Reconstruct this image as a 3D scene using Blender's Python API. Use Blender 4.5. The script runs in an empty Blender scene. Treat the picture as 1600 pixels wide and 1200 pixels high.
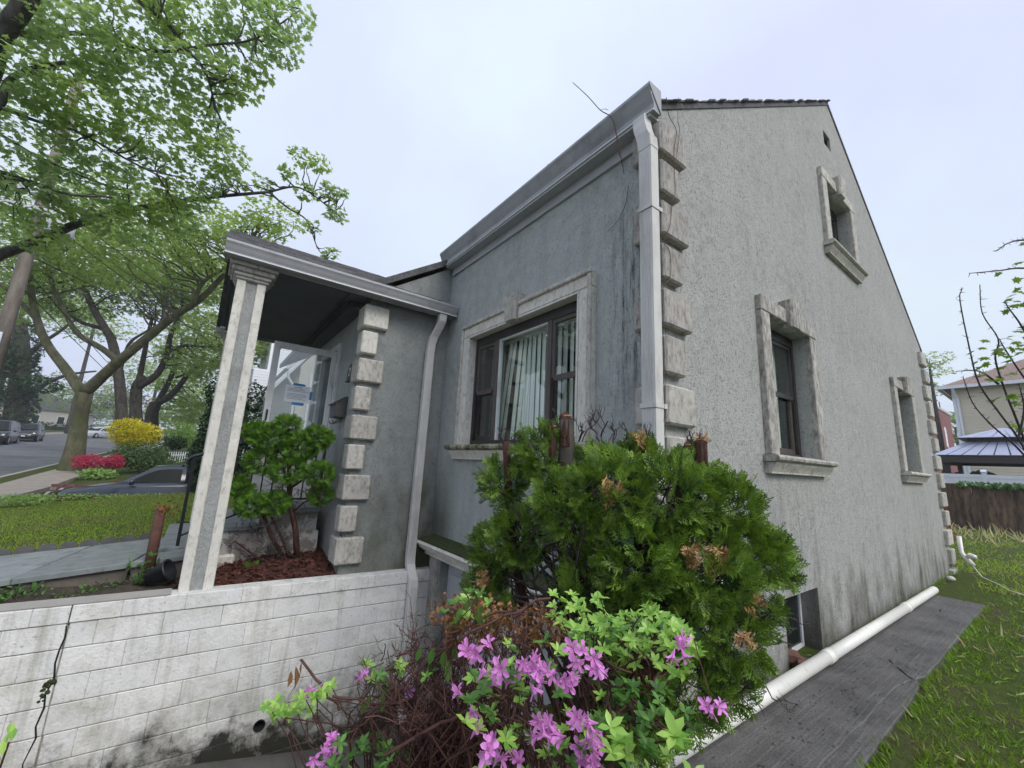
import bpy, bmesh, math, random
import numpy as np
from mathutils import Vector, Matrix
from mathutils.geometry import tessellate_polygon

S = bpy.context.scene
COL = S.collection
R = math.radians
rng = np.random.default_rng(7)
random.seed(7)

# ------------------------------------------------------------------ camera
CAM = np.array([-2.40, -1.561, 1.50])
YAW, PIT, ROL, FPX = 0.939129, 0.194831, 0.049827, 641.99       # FPX: focal length in pixels of a 1600 wide frame
_f = np.array([math.cos(PIT)*math.cos(YAW), math.cos(PIT)*math.sin(YAW), math.sin(PIT)])
_r = np.cross(_f, [0, 0, 1]); _r /= np.linalg.norm(_r); _u = np.cross(_r, _f)
RV = _r*math.cos(ROL)+_u*math.sin(ROL); UV = -_r*math.sin(ROL)+_u*math.cos(ROL); FV = _f
cd = bpy.data.cameras.new('camera'); cam = bpy.data.objects.new('camera', cd); COL.objects.link(cam)
cd.sensor_fit = 'HORIZONTAL'; cd.sensor_width = 36; cd.lens = FPX/1600*36
cd.clip_start = 0.02; cd.clip_end = 2000
cam.matrix_world = Matrix(((RV[0], UV[0], -FV[0], CAM[0]), (RV[1], UV[1], -FV[1], CAM[1]), (RV[2], UV[2], -FV[2], CAM[2]), (0, 0, 0, 1)))
S.camera = cam
def at(px, py, dep):
    "point that stands dep metres in front of the viewpoint along the sight line px, py"
    return CAM+(FV+RV*(px-800)/FPX+UV*(600-py)/FPX)*dep

# ------------------------------------------------------------------ sky and light (overcast)
SUN_EL, SUN_AZ = R(44), R(-80)            # azimuth measured from +x towards +y
W = bpy.data.worlds.new('World'); S.world = W; W.use_nodes = True
wn = W.node_tree; wn.nodes.clear()
sky = wn.nodes.new('ShaderNodeTexSky'); sky.sky_type = 'NISHITA'; sky.sun_disc = False
sky.sun_elevation = SUN_EL; sky.sun_rotation = R(90)-SUN_AZ; sky.air_density = 1.0; sky.dust_density = 4.0
sc_ = wn.nodes.new('ShaderNodeVectorMath'); sc_.operation = 'SCALE'; sc_.inputs['Scale'].default_value = 0.10
wn.links.new(sky.outputs[0], sc_.inputs[0])
tc = wn.nodes.new('ShaderNodeTexCoord')
nz = wn.nodes.new('ShaderNodeTexNoise'); nz.inputs['Scale'].default_value = 2.0; nz.inputs['Detail'].default_value = 5
wn.links.new(tc.outputs['Generated'], nz.inputs['Vector'])
cr = wn.nodes.new('ShaderNodeValToRGB')
cr.color_ramp.elements[0].position = 0.3; cr.color_ramp.elements[0].color = (0.62, 0.66, 0.90, 1)
cr.color_ramp.elements[1].position = 0.7; cr.color_ramp.elements[1].color = (0.72, 0.82, 0.92, 1)
wn.links.new(nz.outputs[0], cr.inputs[0])
mx = wn.nodes.new('ShaderNodeMix'); mx.data_type = 'RGBA'; mx.inputs[0].default_value = 0.88
wn.links.new(sc_.outputs[0], mx.inputs[6]); wn.links.new(cr.outputs[0], mx.inputs[7])
bg = wn.nodes.new('ShaderNodeBackground'); wn.links.new(mx.outputs[2], bg.inputs[0])
sz = wn.nodes.new('ShaderNodeSeparateXYZ'); wn.links.new(tc.outputs['Generated'], sz.inputs[0])     # overcast: brighter towards the zenith
pw = wn.nodes.new('ShaderNodeMath'); pw.operation = 'POWER'; pw.use_clamp = True; wn.links.new(sz.outputs[2], pw.inputs[0]); pw.inputs[1].default_value = 3.0
ma = wn.nodes.new('ShaderNodeMath'); ma.operation = 'MULTIPLY_ADD'; wn.links.new(pw.outputs[0], ma.inputs[0]); ma.inputs[1].default_value = 0.22; ma.inputs[2].default_value = 0.82
wn.links.new(ma.outputs[0], bg.inputs[1])
wo = wn.nodes.new('ShaderNodeOutputWorld'); wn.links.new(bg.outputs[0], wo.inputs[0])

sd = bpy.data.lights.new('sun', 'SUN'); sd.energy = 1.5; sd.angle = R(30); sd.color = (1, 0.97, 0.92)
sun = bpy.data.objects.new('sun', sd); COL.objects.link(sun)
_d = Vector((math.cos(SUN_EL)*math.cos(SUN_AZ), math.cos(SUN_EL)*math.sin(SUN_AZ), math.sin(SUN_EL)))
sun.rotation_euler = _d.to_track_quat('Z', 'Y').to_euler(); sun.location = (0, -10, 20)
S.cycles.use_adaptive_sampling = True; S.cycles.adaptive_threshold = .03; S.cycles.max_bounces = 6; S.cycles.diffuse_bounces = 2; S.cycles.glossy_bounces = 3; S.cycles.transmission_bounces = 3; S.cycles.transparent_max_bounces = 8
S.view_settings.view_transform = 'Standard'; S.view_settings.look = 'None'
S.view_settings.exposure = 0.52; S.view_settings.gamma = 1.0; S.view_settings.use_curve_mapping = False

# ------------------------------------------------------------------ materials
class NT:
    def __init__(s, name):
        s.m = bpy.data.materials.new(name); s.m.use_nodes = True; s.t = s.m.node_tree; s.t.nodes.clear()
        s.out = s.n('OutputMaterial')
    def n(s, t, **k):
        x = s.t.nodes.new('ShaderNode'+t)
        for a, b in k.items(): setattr(x, a, b)
        return x
    def l(s, a, b): s.t.links.new(a, b)
    def setin(s, sock, v):
        if hasattr(v, 'links'): s.l(v, sock)
        else: sock.default_value = v
    def pos(s, scale=(1, 1, 1)):
        g = s.n('NewGeometry').outputs['Position']
        if tuple(scale) == (1, 1, 1): return g
        m = s.n('Mapping'); m.inputs['Scale'].default_value = scale; s.l(g, m.inputs['Vector']); return m.outputs[0]
    def noise(s, scale, detail=3, rough=.55, vec=None, dist=0):
        x = s.n('TexNoise'); x.inputs['Scale'].default_value = scale; x.inputs['Detail'].default_value = detail
        x.inputs['Roughness'].default_value = rough; x.inputs['Distortion'].default_value = dist
        s.l(vec if vec is not None else s.pos(), x.inputs['Vector']); return x.outputs[0]
    def ramp(s, v, a, b, ca=(0, 0, 0, 1), cb=(1, 1, 1, 1)):
        x = s.n('ValToRGB'); e = x.color_ramp.elements
        e[0].position = a; e[1].position = b; e[0].color = ca; e[1].color = cb; s.l(v, x.inputs[0]); return x.outputs[0]
    def mix(s, fac, a, b, mode='MIX'):
        x = s.n('Mix'); x.data_type = 'RGBA'; x.blend_type = mode
        for sock, v in ((x.inputs[0], fac), (x.inputs[6], a), (x.inputs[7], b)):
            if isinstance(v, tuple) and len(v) == 3: v = v+(1,)
            s.setin(sock, v)
        return x.outputs[2]
    def math(s, op, a, b=0.0, clamp=False):
        x = s.n('Math', operation=op, use_clamp=clamp); s.setin(x.inputs[0], a); s.setin(x.inputs[1], b); return x.outputs[0]
    def rng(s, v, a, b, c=0.0, d=1.0):
        x = s.n('MapRange'); s.l(v, x.inputs[0])
        for i, q in enumerate((a, b, c, d)): x.inputs[i+1].default_value = q
        return x.outputs[0]
    def z(s):
        x = s.n('SeparateXYZ'); s.l(s.n('NewGeometry').outputs['Position'], x.inputs[0]); return x.outputs
    def bump(s, h, strength=.3, dist=.01):
        x = s.n('Bump'); x.inputs['Strength'].default_value = strength; x.inputs['Distance'].default_value = dist
        s.l(h, x.inputs['Height']); return x.outputs[0]
    def done(s, col, rough=.7, nrm=None, metal=0, spec=.5):
        p = s.n('BsdfPrincipled'); s.setin(p.inputs['Base Color'], col if not (isinstance(col, tuple) and len(col) == 3) else col+(1,))
        s.setin(p.inputs['Roughness'], rough); p.inputs['Metallic'].default_value = metal
        p.inputs['Specular IOR Level'].default_value = spec
        if nrm is not None: s.l(nrm, p.inputs['Normal'])
        s.l(p.outputs[0], s.out.inputs[0]); return s.m

def plain(name, c, rough=.6, var=.25, scale=12, bump=.15, bscale=60, bdist=.004, metal=0, spec=.5, dirt=None, dirts=3, da=.5, db=.72, dstretch=(1, 1, 1), orand=0):
    t = NT(name)
    n = t.noise(scale, 4)
    lo = tuple(x*(1-var) for x in c); hi = tuple(min(1, x*(1+var)) for x in c)
    col = t.mix(t.ramp(n, .3, .7), lo, hi)
    if dirt: col = t.mix(t.ramp(t.noise(dirts, 5, .7, t.pos(dstretch)), da, db), col, dirt)
    if orand: col = t.mix(t.math('MULTIPLY', t.n('ObjectInfo').outputs['Random'], orand), col, tuple(x*.35 for x in c))
    nr = t.bump(t.noise(bscale, 3), bump, bdist) if bump else None
    return t.done(col, rough, nr, metal, spec)

def stucco(name, c, pit=.5, grime_h=1.0, grime_z=0.0, green=(0.055, 0.062, 0.028), gamt=.8, streak=.25, stain=None, sills=None):
    t = NT(name)
    v = t.pos((1, 1, .75))
    n1 = t.noise(45, 3, .6, v, 1.2)
    pits = t.ramp(n1, .36, .44, (1, 1, 1, 1), (0, 0, 0, 1))
    big = t.noise(1.3, 4, .6)
    col = t.mix(t.ramp(big, .3, .72), tuple(x*.82 for x in c), tuple(x*1.1 for x in c))
    blo = t.noise(9, 3)
    col = t.mix(t.ramp(blo, .35, .7), col, tuple(x*1.12 for x in c)); 
    st = t.noise(1, 4, .6, t.pos((5, 5, .32)))
    col = t.mix(t.math('MULTIPLY', t.ramp(st, .5, .74), streak), col, tuple(x*.45 for x in c))
    col = t.mix(t.math('MULTIPLY', pits, pit), col, tuple(x*.38 for x in c))
    xyz = t.z()
    h = t.rng(xyz[2], grime_z, grime_z+grime_h, 1, 0)
    g = t.math('ADD', h, t.rng(t.noise(2.2, 5, .65, t.pos((1.6, 1.6, .7))), .25, .75, -.55, .55))
    g = t.ramp(g, .25, 1.05)
    col = t.mix(t.math('MULTIPLY', g, gamt), col, green)
    if sills:
        for c_, w_, z_ in sills:
            mk = box_mask(t, xyz, 0, c_, w_, z_-1.5, z_, .25)
            kk = t.ramp(t.noise(1, 5, .7, t.pos((11, 11, .5))), .48, .68)
            col = t.mix(t.math('MULTIPLY', t.math('MULTIPLY', mk, kk), .35), col, tuple(x*.38 for x in c))
    if stain: col = stain(t, col, xyz)
    fine = t.noise(180, 2)
    hgt = t.math('ADD', t.ramp(n1, .34, .55), t.math('MULTIPLY', fine, .35))
    return t.done(col, .92, t.bump(hgt, .75, .006), 0, .2)

def box_mask(t, xyz, ax, c, w, z0, z1, soft=.3):
    "soft band: 1 near coordinate c (half width w) between heights z0 and z1"
    d = t.math('ABSOLUTE', t.math('SUBTRACT', xyz[ax], c))
    a = t.rng(d, w*.3, w, 1, 0)
    b = t.math('MULTIPLY', t.rng(xyz[2], z0, z0+soft, 0, 1), t.rng(xyz[2], z1-soft, z1, 1, 0))
    return t.math('MULTIPLY', a, b)

def stain_front(t, col, xyz):
    m = box_mask(t, xyz, 1, .27, .24, 1.7, 3.75, .7)
    k = t.ramp(t.noise(1, 6, .75, t.pos((20, 20, 2.2))), .48, .62)
    col = t.mix(t.math('MULTIPLY', t.math('MULTIPLY', m, k), .85), col, (.045, .042, .04))
    m2 = box_mask(t, xyz, 1, 3.1, .5, -.2, 1.6, .8)
    return t.mix(t.math('MULTIPLY', m2, .75), col, (.05, .055, .025))

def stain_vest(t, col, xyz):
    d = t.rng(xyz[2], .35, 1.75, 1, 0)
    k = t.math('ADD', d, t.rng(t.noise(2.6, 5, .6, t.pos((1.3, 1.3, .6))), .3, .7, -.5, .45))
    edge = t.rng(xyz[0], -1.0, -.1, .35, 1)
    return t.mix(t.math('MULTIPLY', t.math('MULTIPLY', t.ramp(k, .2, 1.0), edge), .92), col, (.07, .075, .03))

def leafmat(name, a, b, trans=.35, rough=.45, c=None, ns=0):
    t = NT(name)
    g = t.n('NewGeometry')
    fac = g.outputs['Random Per Island']
    if ns: fac = t.math('ADD', t.math('MULTIPLY', fac, .45), t.rng(t.noise(ns, 2), .35, .65, -.15, .7), True)
    col = t.mix(fac, a, b)
    if c: col = t.mix(t.ramp(t.noise(1.1, 3), .45, .65), col, t.mix(g.outputs['Random Per Island'], tuple(x*.8 for x in c), c))
    p = t.n('BsdfPrincipled'); t.l(col, p.inputs['Base Color']); p.inputs['Roughness'].default_value = rough
    p.inputs['Specular IOR Level'].default_value = .35
    tr = t.n('BsdfTranslucent'); t.l(t.mix(.5, col, (min(1, b[0]*1.4), min(1, b[1]*1.5), b[2]*.8)), tr.inputs[0])
    m = t.n('MixShader'); m.inputs[0].default_value = trans
    t.l(p.outputs[0], m.inputs[1]); t.l(tr.outputs[0], m.inputs[2]); t.l(m.outputs[0], t.out.inputs[0])
    return t.m

def glassmat(name, tint=(1, 1, 1), boost=1.0, base=.06):
    t = NT(name)
    fr = t.n('LayerWeight'); fr.inputs[0].default_value = .5
    fac = t.math('ADD', t.math('MULTIPLY', t.math('POWER', fr.outputs['Facing'], 4.0), boost), base, True)
    tp = t.n('BsdfTransparent'); tp.inputs[0].default_value = tint+(1,)
    gl = t.n('BsdfGlossy'); gl.inputs['Roughness'].default_value = .01; gl.inputs[0].default_value = (1, 1, 1, 1)
    wob = t.bump(t.noise(2.5, 2), .06, .03); t.l(wob, gl.inputs['Normal'])
    m = t.n('MixShader'); t.l(fac, m.inputs[0]); t.l(tp.outputs[0], m.inputs[1]); t.l(gl.outputs[0], m.inputs[2])
    t.l(m.outputs[0], t.out.inputs[0]); return t.m

def paintblock(name):
    t = NT(name)
    big = t.noise(1.5, 5, .65); med = t.noise(7, 5, .65); xyz = t.z()
    isl = t.n('ObjectInfo').outputs['Random']
    col = t.mix(isl, (.76, .76, .74), (.84, .83, .79))
    col = t.mix(t.ramp(med, .45, .75), col, (.62, .61, .57))
    st = t.noise(1, 5, .7, t.pos((7, 7, .5)))
    col = t.mix(t.math('MULTIPLY', t.ramp(st, .52, .70), .6), col, (.27, .26, .20))
    col = t.mix(t.math('MULTIPLY', t.ramp(big, .55, .72), .45), col, (.52, .49, .38))
    chips = t.ramp(t.noise(13, 6, .75), .68, .71)
    col = t.mix(t.math('MULTIPLY', chips, .7), col, (.16, .15, .12))
    speck = t.ramp(t.noise(38, 5, .75), .58, .70)
    col = t.mix(t.math('MULTIPLY', speck, .75), col, (.22, .20, .16))
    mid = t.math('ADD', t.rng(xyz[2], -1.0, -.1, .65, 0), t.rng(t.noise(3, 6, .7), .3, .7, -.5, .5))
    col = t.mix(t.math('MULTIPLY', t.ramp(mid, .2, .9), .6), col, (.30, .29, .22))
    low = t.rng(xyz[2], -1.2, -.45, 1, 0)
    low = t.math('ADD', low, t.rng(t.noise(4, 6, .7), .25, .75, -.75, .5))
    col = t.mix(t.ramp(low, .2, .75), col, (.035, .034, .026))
    h = t.math('ADD', t.noise(40, 5, .7), t.math('MULTIPLY', t.noise(12, 3), .6))
    return t.done(col, .8, t.bump(h, .9, .008), 0, .3)

def barkmat(name, a, b, moss=None, sc=14, orand=0):
    t = NT(name)
    n = t.noise(sc, 6, .7, t.pos((1, 1, .25)))
    col = t.mix(t.ramp(n, .35, .65), a, b)
    if orand: col = t.mix(t.math('MULTIPLY', t.n('ObjectInfo').outputs['Random'], orand), col, tuple(x*.5 for x in a))
    if moss: col = t.mix(t.math('MULTIPLY', t.ramp(t.noise(2.2, 4), .42, .6), .7), col, moss)
    return t.done(col, .9, t.bump(n, .8, .03), 0, .2)

MAT = {}
MAT['stucco_gable'] = stucco('stucco_gable', (.39, .392, .37), .60, 1.35, -.35, (.075, .07, .045), .88, .12, None, [(2.12, .85, 1.54), (6.72, .85, 1.54), (4.29, .85, 4.36)])
MAT['stucco_front'] = stucco('stucco_front', (.41, .435, .42), .4, .7, -.6, (.055, .06, .03), .7, .3, stain_front)
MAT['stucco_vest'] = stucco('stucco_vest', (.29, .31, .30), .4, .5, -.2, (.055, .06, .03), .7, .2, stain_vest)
MAT['stucco_grey'] = stucco('stucco_grey', (.34, .35, .34), .25, .4, -2, (.05, .05, .04), .0, .3)
MAT['cast_stone'] = plain('cast_stone', (.54, .52, .47), .85, .14, 6, .45, 90, .004, dirt=(.24, .21, .17), dirts=26, da=.46, db=.70, dstretch=(1, 1, .6), orand=.3)
MAT['cast_stone_clean'] = plain('cast_stone_clean', (.66, .64, .58), .85, .1, 6, .3, 90, .003, dirt=(.36, .33, .27), dirts=30, da=.5, db=.75, dstretch=(1, 1, .5))
MAT['cast_stone_dirty'] = plain('cast_stone_dirty', (.46, .44, .40), .9, .2, 7, .5, 90, .004, dirt=(.17, .15, .135), dirts=26, da=.40, db=.66, dstretch=(1, 1, .4))
MAT['quoin_red'] = plain('quoin_red', (.43, .405, .37), .9, .15, 9, .6, 110, .005, dirt=(.17, .148, .135), dirts=42, da=.44, db=.70, dstretch=(1, 1, .35), orand=.3)
MAT['sill_moss'] = plain('sill_moss', (.38, .36, .27), .9, .25, 9, .6, 70, .006, dirt=(.08, .085, .03), dirts=8, da=.42, db=.6)
MAT['gutter'] = plain('gutter', (.34, .35, .365), .55, .06, 3, .05, 30, .002, 0, .5, dirt=(.2, .2, .21), dirts=2.2)
MAT['downspout'] = plain('downspout', (.60, .59, .57), .65, .06, 4, .05, 30, .002, 0, .4, dirt=(.42, .41, .38), dirts=5, dstretch=(1, 1, .3))
MAT['shingle'] = plain('shingle', (.105, .105, .11), .95, .4, 22, .7, 150, .004, dirt=(.05, .055, .045), dirts=2)
MAT['soffit'] = plain('soffit', (.40, .41, .43), .6, .06, 5, .05)
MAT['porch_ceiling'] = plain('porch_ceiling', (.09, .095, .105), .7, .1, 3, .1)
MAT['bronze'] = plain('bronze', (.035, .03, .028), .4, .15, 9, .05, 40, .002)
MAT['bronze_light'] = plain('bronze_light', (.085, .07, .062), .45, .12, 9, .05, 40, .002)
MAT['glass'] = glassmat('glass', (.96, 1, .98), .8, .05)
MAT['door_glass'] = glassmat('door_glass', (.92, .95, .95), .9, .09)
MAT['car_glass'] = glassmat('car_glass', (.25, .3, .3), 1.0, .12)
MAT['blind'] = plain('blind', (.80, .82, .76), .7, .06, 3, 0)
MAT['interior'] = plain('interior', (.05, .05, .05), .9, .1, 2, 0)
MAT['white_frame'] = plain('white_frame', (.70, .71, .72), .4, .05, 5, .05, 40, .002, dirt=(.5, .5, .48))
MAT['white_pvc'] = plain('white_pvc', (.80, .79, .72), .28, .04, 5, .04, 40, .002, dirt=(.45, .42, .33), dirts=9, da=.6, db=.8)
MAT['white_vinyl'] = plain('white_vinyl', (.80, .82, .86), .5, .04, 4, 0)
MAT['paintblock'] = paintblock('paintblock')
MAT['mortar'] = plain('mortar', (.30, .29, .25), .95, .4, 12, .5, 80, .006, dirt=(.05, .05, .04), dirts=4)
MAT['dark'] = plain('dark', (.008, .008, .008), .9, .2, 6, .2)
MAT['moss'] = plain('moss', (.035, .05, .012), 1, .5, 30, .9, 120, .01)
MAT['bluestone'] = plain('bluestone', (.24, .265, .265), .7, .15, 5, .3, 40, .004, dirt=(.12, .125, .11), dirts=9, orand=.25)
MAT['curb_conc'] = plain('curb_conc', (.15, .13, .11), .95, .3, 8, .6, 50, .008, dirt=(.07, .06, .045), dirts=4)
MAT['step_wall'] = plain('step_wall', (.24, .22, .20), .9, .3, 6, .5, 40, .006, dirt=(.52, .51, .48), dirts=3.2, da=.5, db=.56)
MAT['rust'] = plain('rust', (.12, .055, .038), .9, .3, 20, .5, 80, .004)
MAT['black_iron'] = plain('black_iron', (.012, .012, .014), .4, .2, 9, 0)
MAT['black_plastic'] = plain('black_plastic', (.012, .013, .016), .45, .2, 9, 0)
MAT['slate_edging'] = plain('slate_edging', (.10, .10, .10), .9, .2, 9, .3)
MAT['mulch'] = plain('mulch', (.085, .030, .020), .95, .5, 40, .9, 90, .02)
MAT['chip'] = leafmat('chip', (.05, .018, .012), (.16, .06, .04), 0, .9)
MAT['soil'] = plain('soil', (.065, .05, .036), 1, .4, 18, .9, 60, .02, dirt=(.05, .07, .02), dirts=5)
MAT['asphalt'] = plain('asphalt', (.13, .13, .135), .75, .14, 1.1, .3, 120, .006, dirt=(.08, .08, .085), dirts=.5, da=.45, db=.6)
MAT['driveway'] = plain('driveway', (.10, .095, .085), .9, .3, 3, .4, 60, .01, dirt=(.04, .045, .02), dirts=2)
MAT['sidewalk'] = plain('sidewalk', (.30, .26, .22), .9, .15, 3, .3, 60, .006)
MAT['curbstone'] = plain('curbstone', (.36, .34, .31), .9, .15, 3, .3, 60, .006)
MAT['brick'] = plain('brick', (.16, .075, .058), .9, .3, 14, .4, 60, .006)
MAT['bark_plane'] = barkmat('bark_plane', (.09, .085, .055), (.24, .22, .15), (.10, .12, .05), 5)
MAT['bark_dark'] = barkmat('bark_dark', (.04, .036, .031), (.12, .108, .092), None, 9)
MAT['bark_limb'] = barkmat('bark_limb', (.05, .048, .045), (.14, .13, .12), None, 7)
MAT['bark_red'] = barkmat('bark_red', (.035, .016, .012), (.12, .06, .045), None, 30)
MAT['twig'] = plain('twig', (.085, .036, .028), .8, .4, 30, 0)
MAT['twig_grey'] = plain('twig_grey', (.055, .042, .040), .8, .4, 30, 0)
MAT['cutwood'] = plain('cutwood', (.42, .25, .14), .9, .25, 30, .3)
MAT['dead'] = leafmat('dead', (.12, .05, .02), (.38, .19, .08), .2, .7)
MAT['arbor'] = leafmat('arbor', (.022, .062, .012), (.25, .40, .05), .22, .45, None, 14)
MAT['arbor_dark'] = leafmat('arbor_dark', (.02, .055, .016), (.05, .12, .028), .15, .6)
MAT['arbor_brown'] = leafmat('arbor_brown', (.22, .10, .035), (.62, .40, .19), .15, .7)
MAT['topiary'] = leafmat('topiary', (.05, .14, .018), (.20, .38, .04), .22, .5, None, 16)
MAT['azalea_leaf'] = leafmat('azalea_leaf', (.14, .33, .045), (.40, .60, .13), .25, .32)
MAT['azalea_dark'] = leafmat('azalea_dark', (.05, .14, .03), (.14, .29, .06), .3, .42)
MAT['petal'] = leafmat('petal', (.66, .15, .62), (.86, .38, .82), .3, .5)
MAT['petal_red'] = leafmat('petal_red', (.38, .02, .075), (.66, .07, .17), .25, .5)
MAT['stamen'] = plain('stamen', (.75, .30, .62), .6, .1, 9, 0)
MAT['maple_leaf'] = leafmat('maple_leaf', (.20, .30, .14), (.36, .48, .22), .6, .5, (.36, .48, .10))
MAT['tree_leaf'] = leafmat('tree_leaf', (.17, .25, .07), (.36, .47, .15), .55, .5)
MAT['tree_leaf_b'] = leafmat('tree_leaf_b', (.12, .19, .06), (.28, .38, .13), .55, .5)
MAT['tree_leaf_c'] = leafmat('tree_leaf_c', (.19, .27, .09), (.38, .48, .18), .55, .5)
MAT['tree_purple'] = leafmat('tree_purple', (.05, .03, .03), (.12, .08, .07), .3, .6)
MAT['ivy'] = leafmat('ivy', (.015, .045, .014), (.045, .10, .028), .2, .5)
MAT['yellow_leaf'] = leafmat('yellow_leaf', (.62, .50, .015), (.92, .82, .06), .3, .5)
MAT['shrub_leaf'] = leafmat('shrub_leaf', (.045, .10, .03), (.14, .22, .065), .25, .5)
MAT['hosta_leaf'] = leafmat('hosta_leaf', (.14, .28, .05), (.36, .50, .16), .3, .5)
MAT['hedge_leaf'] = leafmat('hedge_leaf', (.010, .030, .010), (.032, .075, .022), .15, .6)
MAT['grass_blade'] = leafmat('grass_blade', (.03, .085, .006), (.25, .43, .03), .33, .4, (.19, .26, .03))
MAT['grass_far'] = leafmat('grass_far', (.15, .27, .02), (.42, .56, .06), .4, .5, (.30, .36, .06))
MAT['grass_dry'] = leafmat('grass_dry', (.38, .32, .16), (.62, .55, .34), .3, .6)
MAT['mulberry'] = leafmat('mulberry', (.045, .13, .02), (.20, .30, .06), .45, .45)
MAT['navy_paint'] = plain('navy_paint', (.028, .038, .055), .16, .1, 3, 0, spec=.8)
MAT['black_paint'] = plain('black_paint', (.012, .013, .015), .2, .1, 3, 0, spec=.7)
MAT['silver_paint'] = plain('silver_paint', (.42, .44, .47), .25, .05, 3, 0, .4)
MAT['white_paint'] = plain('white_paint', (.75, .76, .78), .25, .05, 3, 0)
MAT['tyre'] = plain('tyre', (.012, .012, .012), .9, .2, 20, 0)
MAT['rim'] = plain('rim', (.45, .46, .48), .35, .1, 9, 0, metal=.8)
MAT['lamp_glass'] = plain('lamp_glass', (.60, .60, .56), .15, .2, 9, 0, spec=.8)
MAT['red_lamp'] = plain('red_lamp', (.35, .02, .02), .2, .1, 9, 0)
MAT['chrome'] = plain('chrome', (.6, .6, .62), .2, .05, 9, 0, metal=.9)
MAT['pole_wood'] = barkmat('pole_wood', (.09, .075, .065), (.27, .235, .20), None, 3)
MAT['pole_metal'] = plain('pole_metal', (.55, .56, .58), .5, .1, 9, 0)
MAT['wire'] = plain('wire', (.03, .03, .03), .7, .1, 9, 0)
MAT['fence_wood'] = barkmat('fence_wood', (.06, .042, .031), (.27, .18, .12), None, 8, .6)
MAT['stucco_taupe'] = plain('stucco_taupe', (.33, .32, .28), .9, .1, 4, .3, 60, .004)
MAT['siding_pale'] = plain('siding_pale', (.62, .58, .53), .7, .05, 1, 0)
MAT['siding_beige'] = plain('siding_beige', (.68, .60, .47), .7, .05, 1, 0)
MAT['siding_white'] = plain('siding_white', (.74, .76, .80), .7, .04, 1, 0)
MAT['roof_brown'] = plain('roof_brown', (.27, .19, .165), .95, .3, 9, .5, 40, .02)
MAT['roof_grey'] = plain('roof_grey', (.20, .20, .22), .95, .25, 9, .5, 40, .02)
MAT['gazebo_roof'] = plain('gazebo_roof', (.40, .43, .55), .35, .05, 3, 0, metal=.2)
MAT['gazebo_frame'] = plain('gazebo_frame', (.045, .035, .032), .5, .1, 3, 0)
MAT['brick_wall'] = plain('brick_wall', (.22, .085, .08), .9, .2, 5, .3, 30, .02)
MAT['dark_window'] = plain('dark_window', (.012, .016, .016), .2, .1, 3, 0, spec=.3)
MAT['paper'] = plain('paper', (.74, .78, .84), .7, .02, 4, 0)
MAT['ink'] = plain('ink', (.16, .17, .20), .8, .05, 4, 0)
MAT['blue_tape'] = plain('blue_tape', (.045, .22, .50), .7, .08, 20, 0)
MAT['mailbox_metal'] = plain('mailbox_metal', (.085, .082, .078), .5, .2, 12, .1, 60, .002)
MAT['plaque'] = plain('plaque', (.022, .022, .022), .5, .2, 20, .1)
MAT['numeral'] = plain('numeral', (.62, .62, .58), .5, .05, 9, 0)

def slabmat():
    t = NT('walk_slab')
    broom = t.noise(1, 5, .7, t.pos((1.6, 75, 1.6)))
    fine = t.noise(75, 5, .75); xyz = t.z()
    col = t.mix(t.ramp(t.noise(2.4, 5, .6), .32, .68), (.05, .048, .045), (.135, .13, .124))
    col = t.mix(t.math('MULTIPLY', t.ramp(broom, .5, .66), .45), col, (.26, .255, .245))
    col = t.mix(t.math('MULTIPLY', t.ramp(fine, .5, .6), .7), col, (.03, .027, .026))
    col = t.mix(t.ramp(t.noise(3.1, 4), .66, .70), col, (.07, .075, .03))
    h = t.math('ADD', t.math('MULTIPLY', broom, .7), fine)
    return t.done(col, t.ramp(t.noise(1.5, 3), .3, .7, (.38, .38, .38, 1), (.7, .7, .7, 1)), t.bump(h, .7, .006), 0, .5)
MAT['slab'] = slabmat()

def groundmat():
    t = NT('ground_cover')
    a = t.noise(1.1, 5, .65); b = t.noise(9, 6, .7); c = t.noise(70, 3, .7)
    col = t.mix(t.ramp(b, .3, .7), (.045, .068, .013), (.10, .135, .028))
    col = t.mix(t.ramp(a, .50, .64), col, t.mix(t.ramp(b, .3, .7), (.06, .047, .033), (.13, .10, .068)))
    col = t.mix(t.math('MULTIPLY', t.ramp(c, .42, .6), .6), col, (.05, .07, .016))
    return t.done(col, .95, t.bump(t.math('ADD', b, c), .8, .03), 0, .15)
MAT['ground'] = groundmat()

# ------------------------------------------------------------------ mesh helpers
WL = {}                                       # world location of each object's origin
def wl(o): return WL.get(o.name, Vector((0, 0, 0)))

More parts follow.
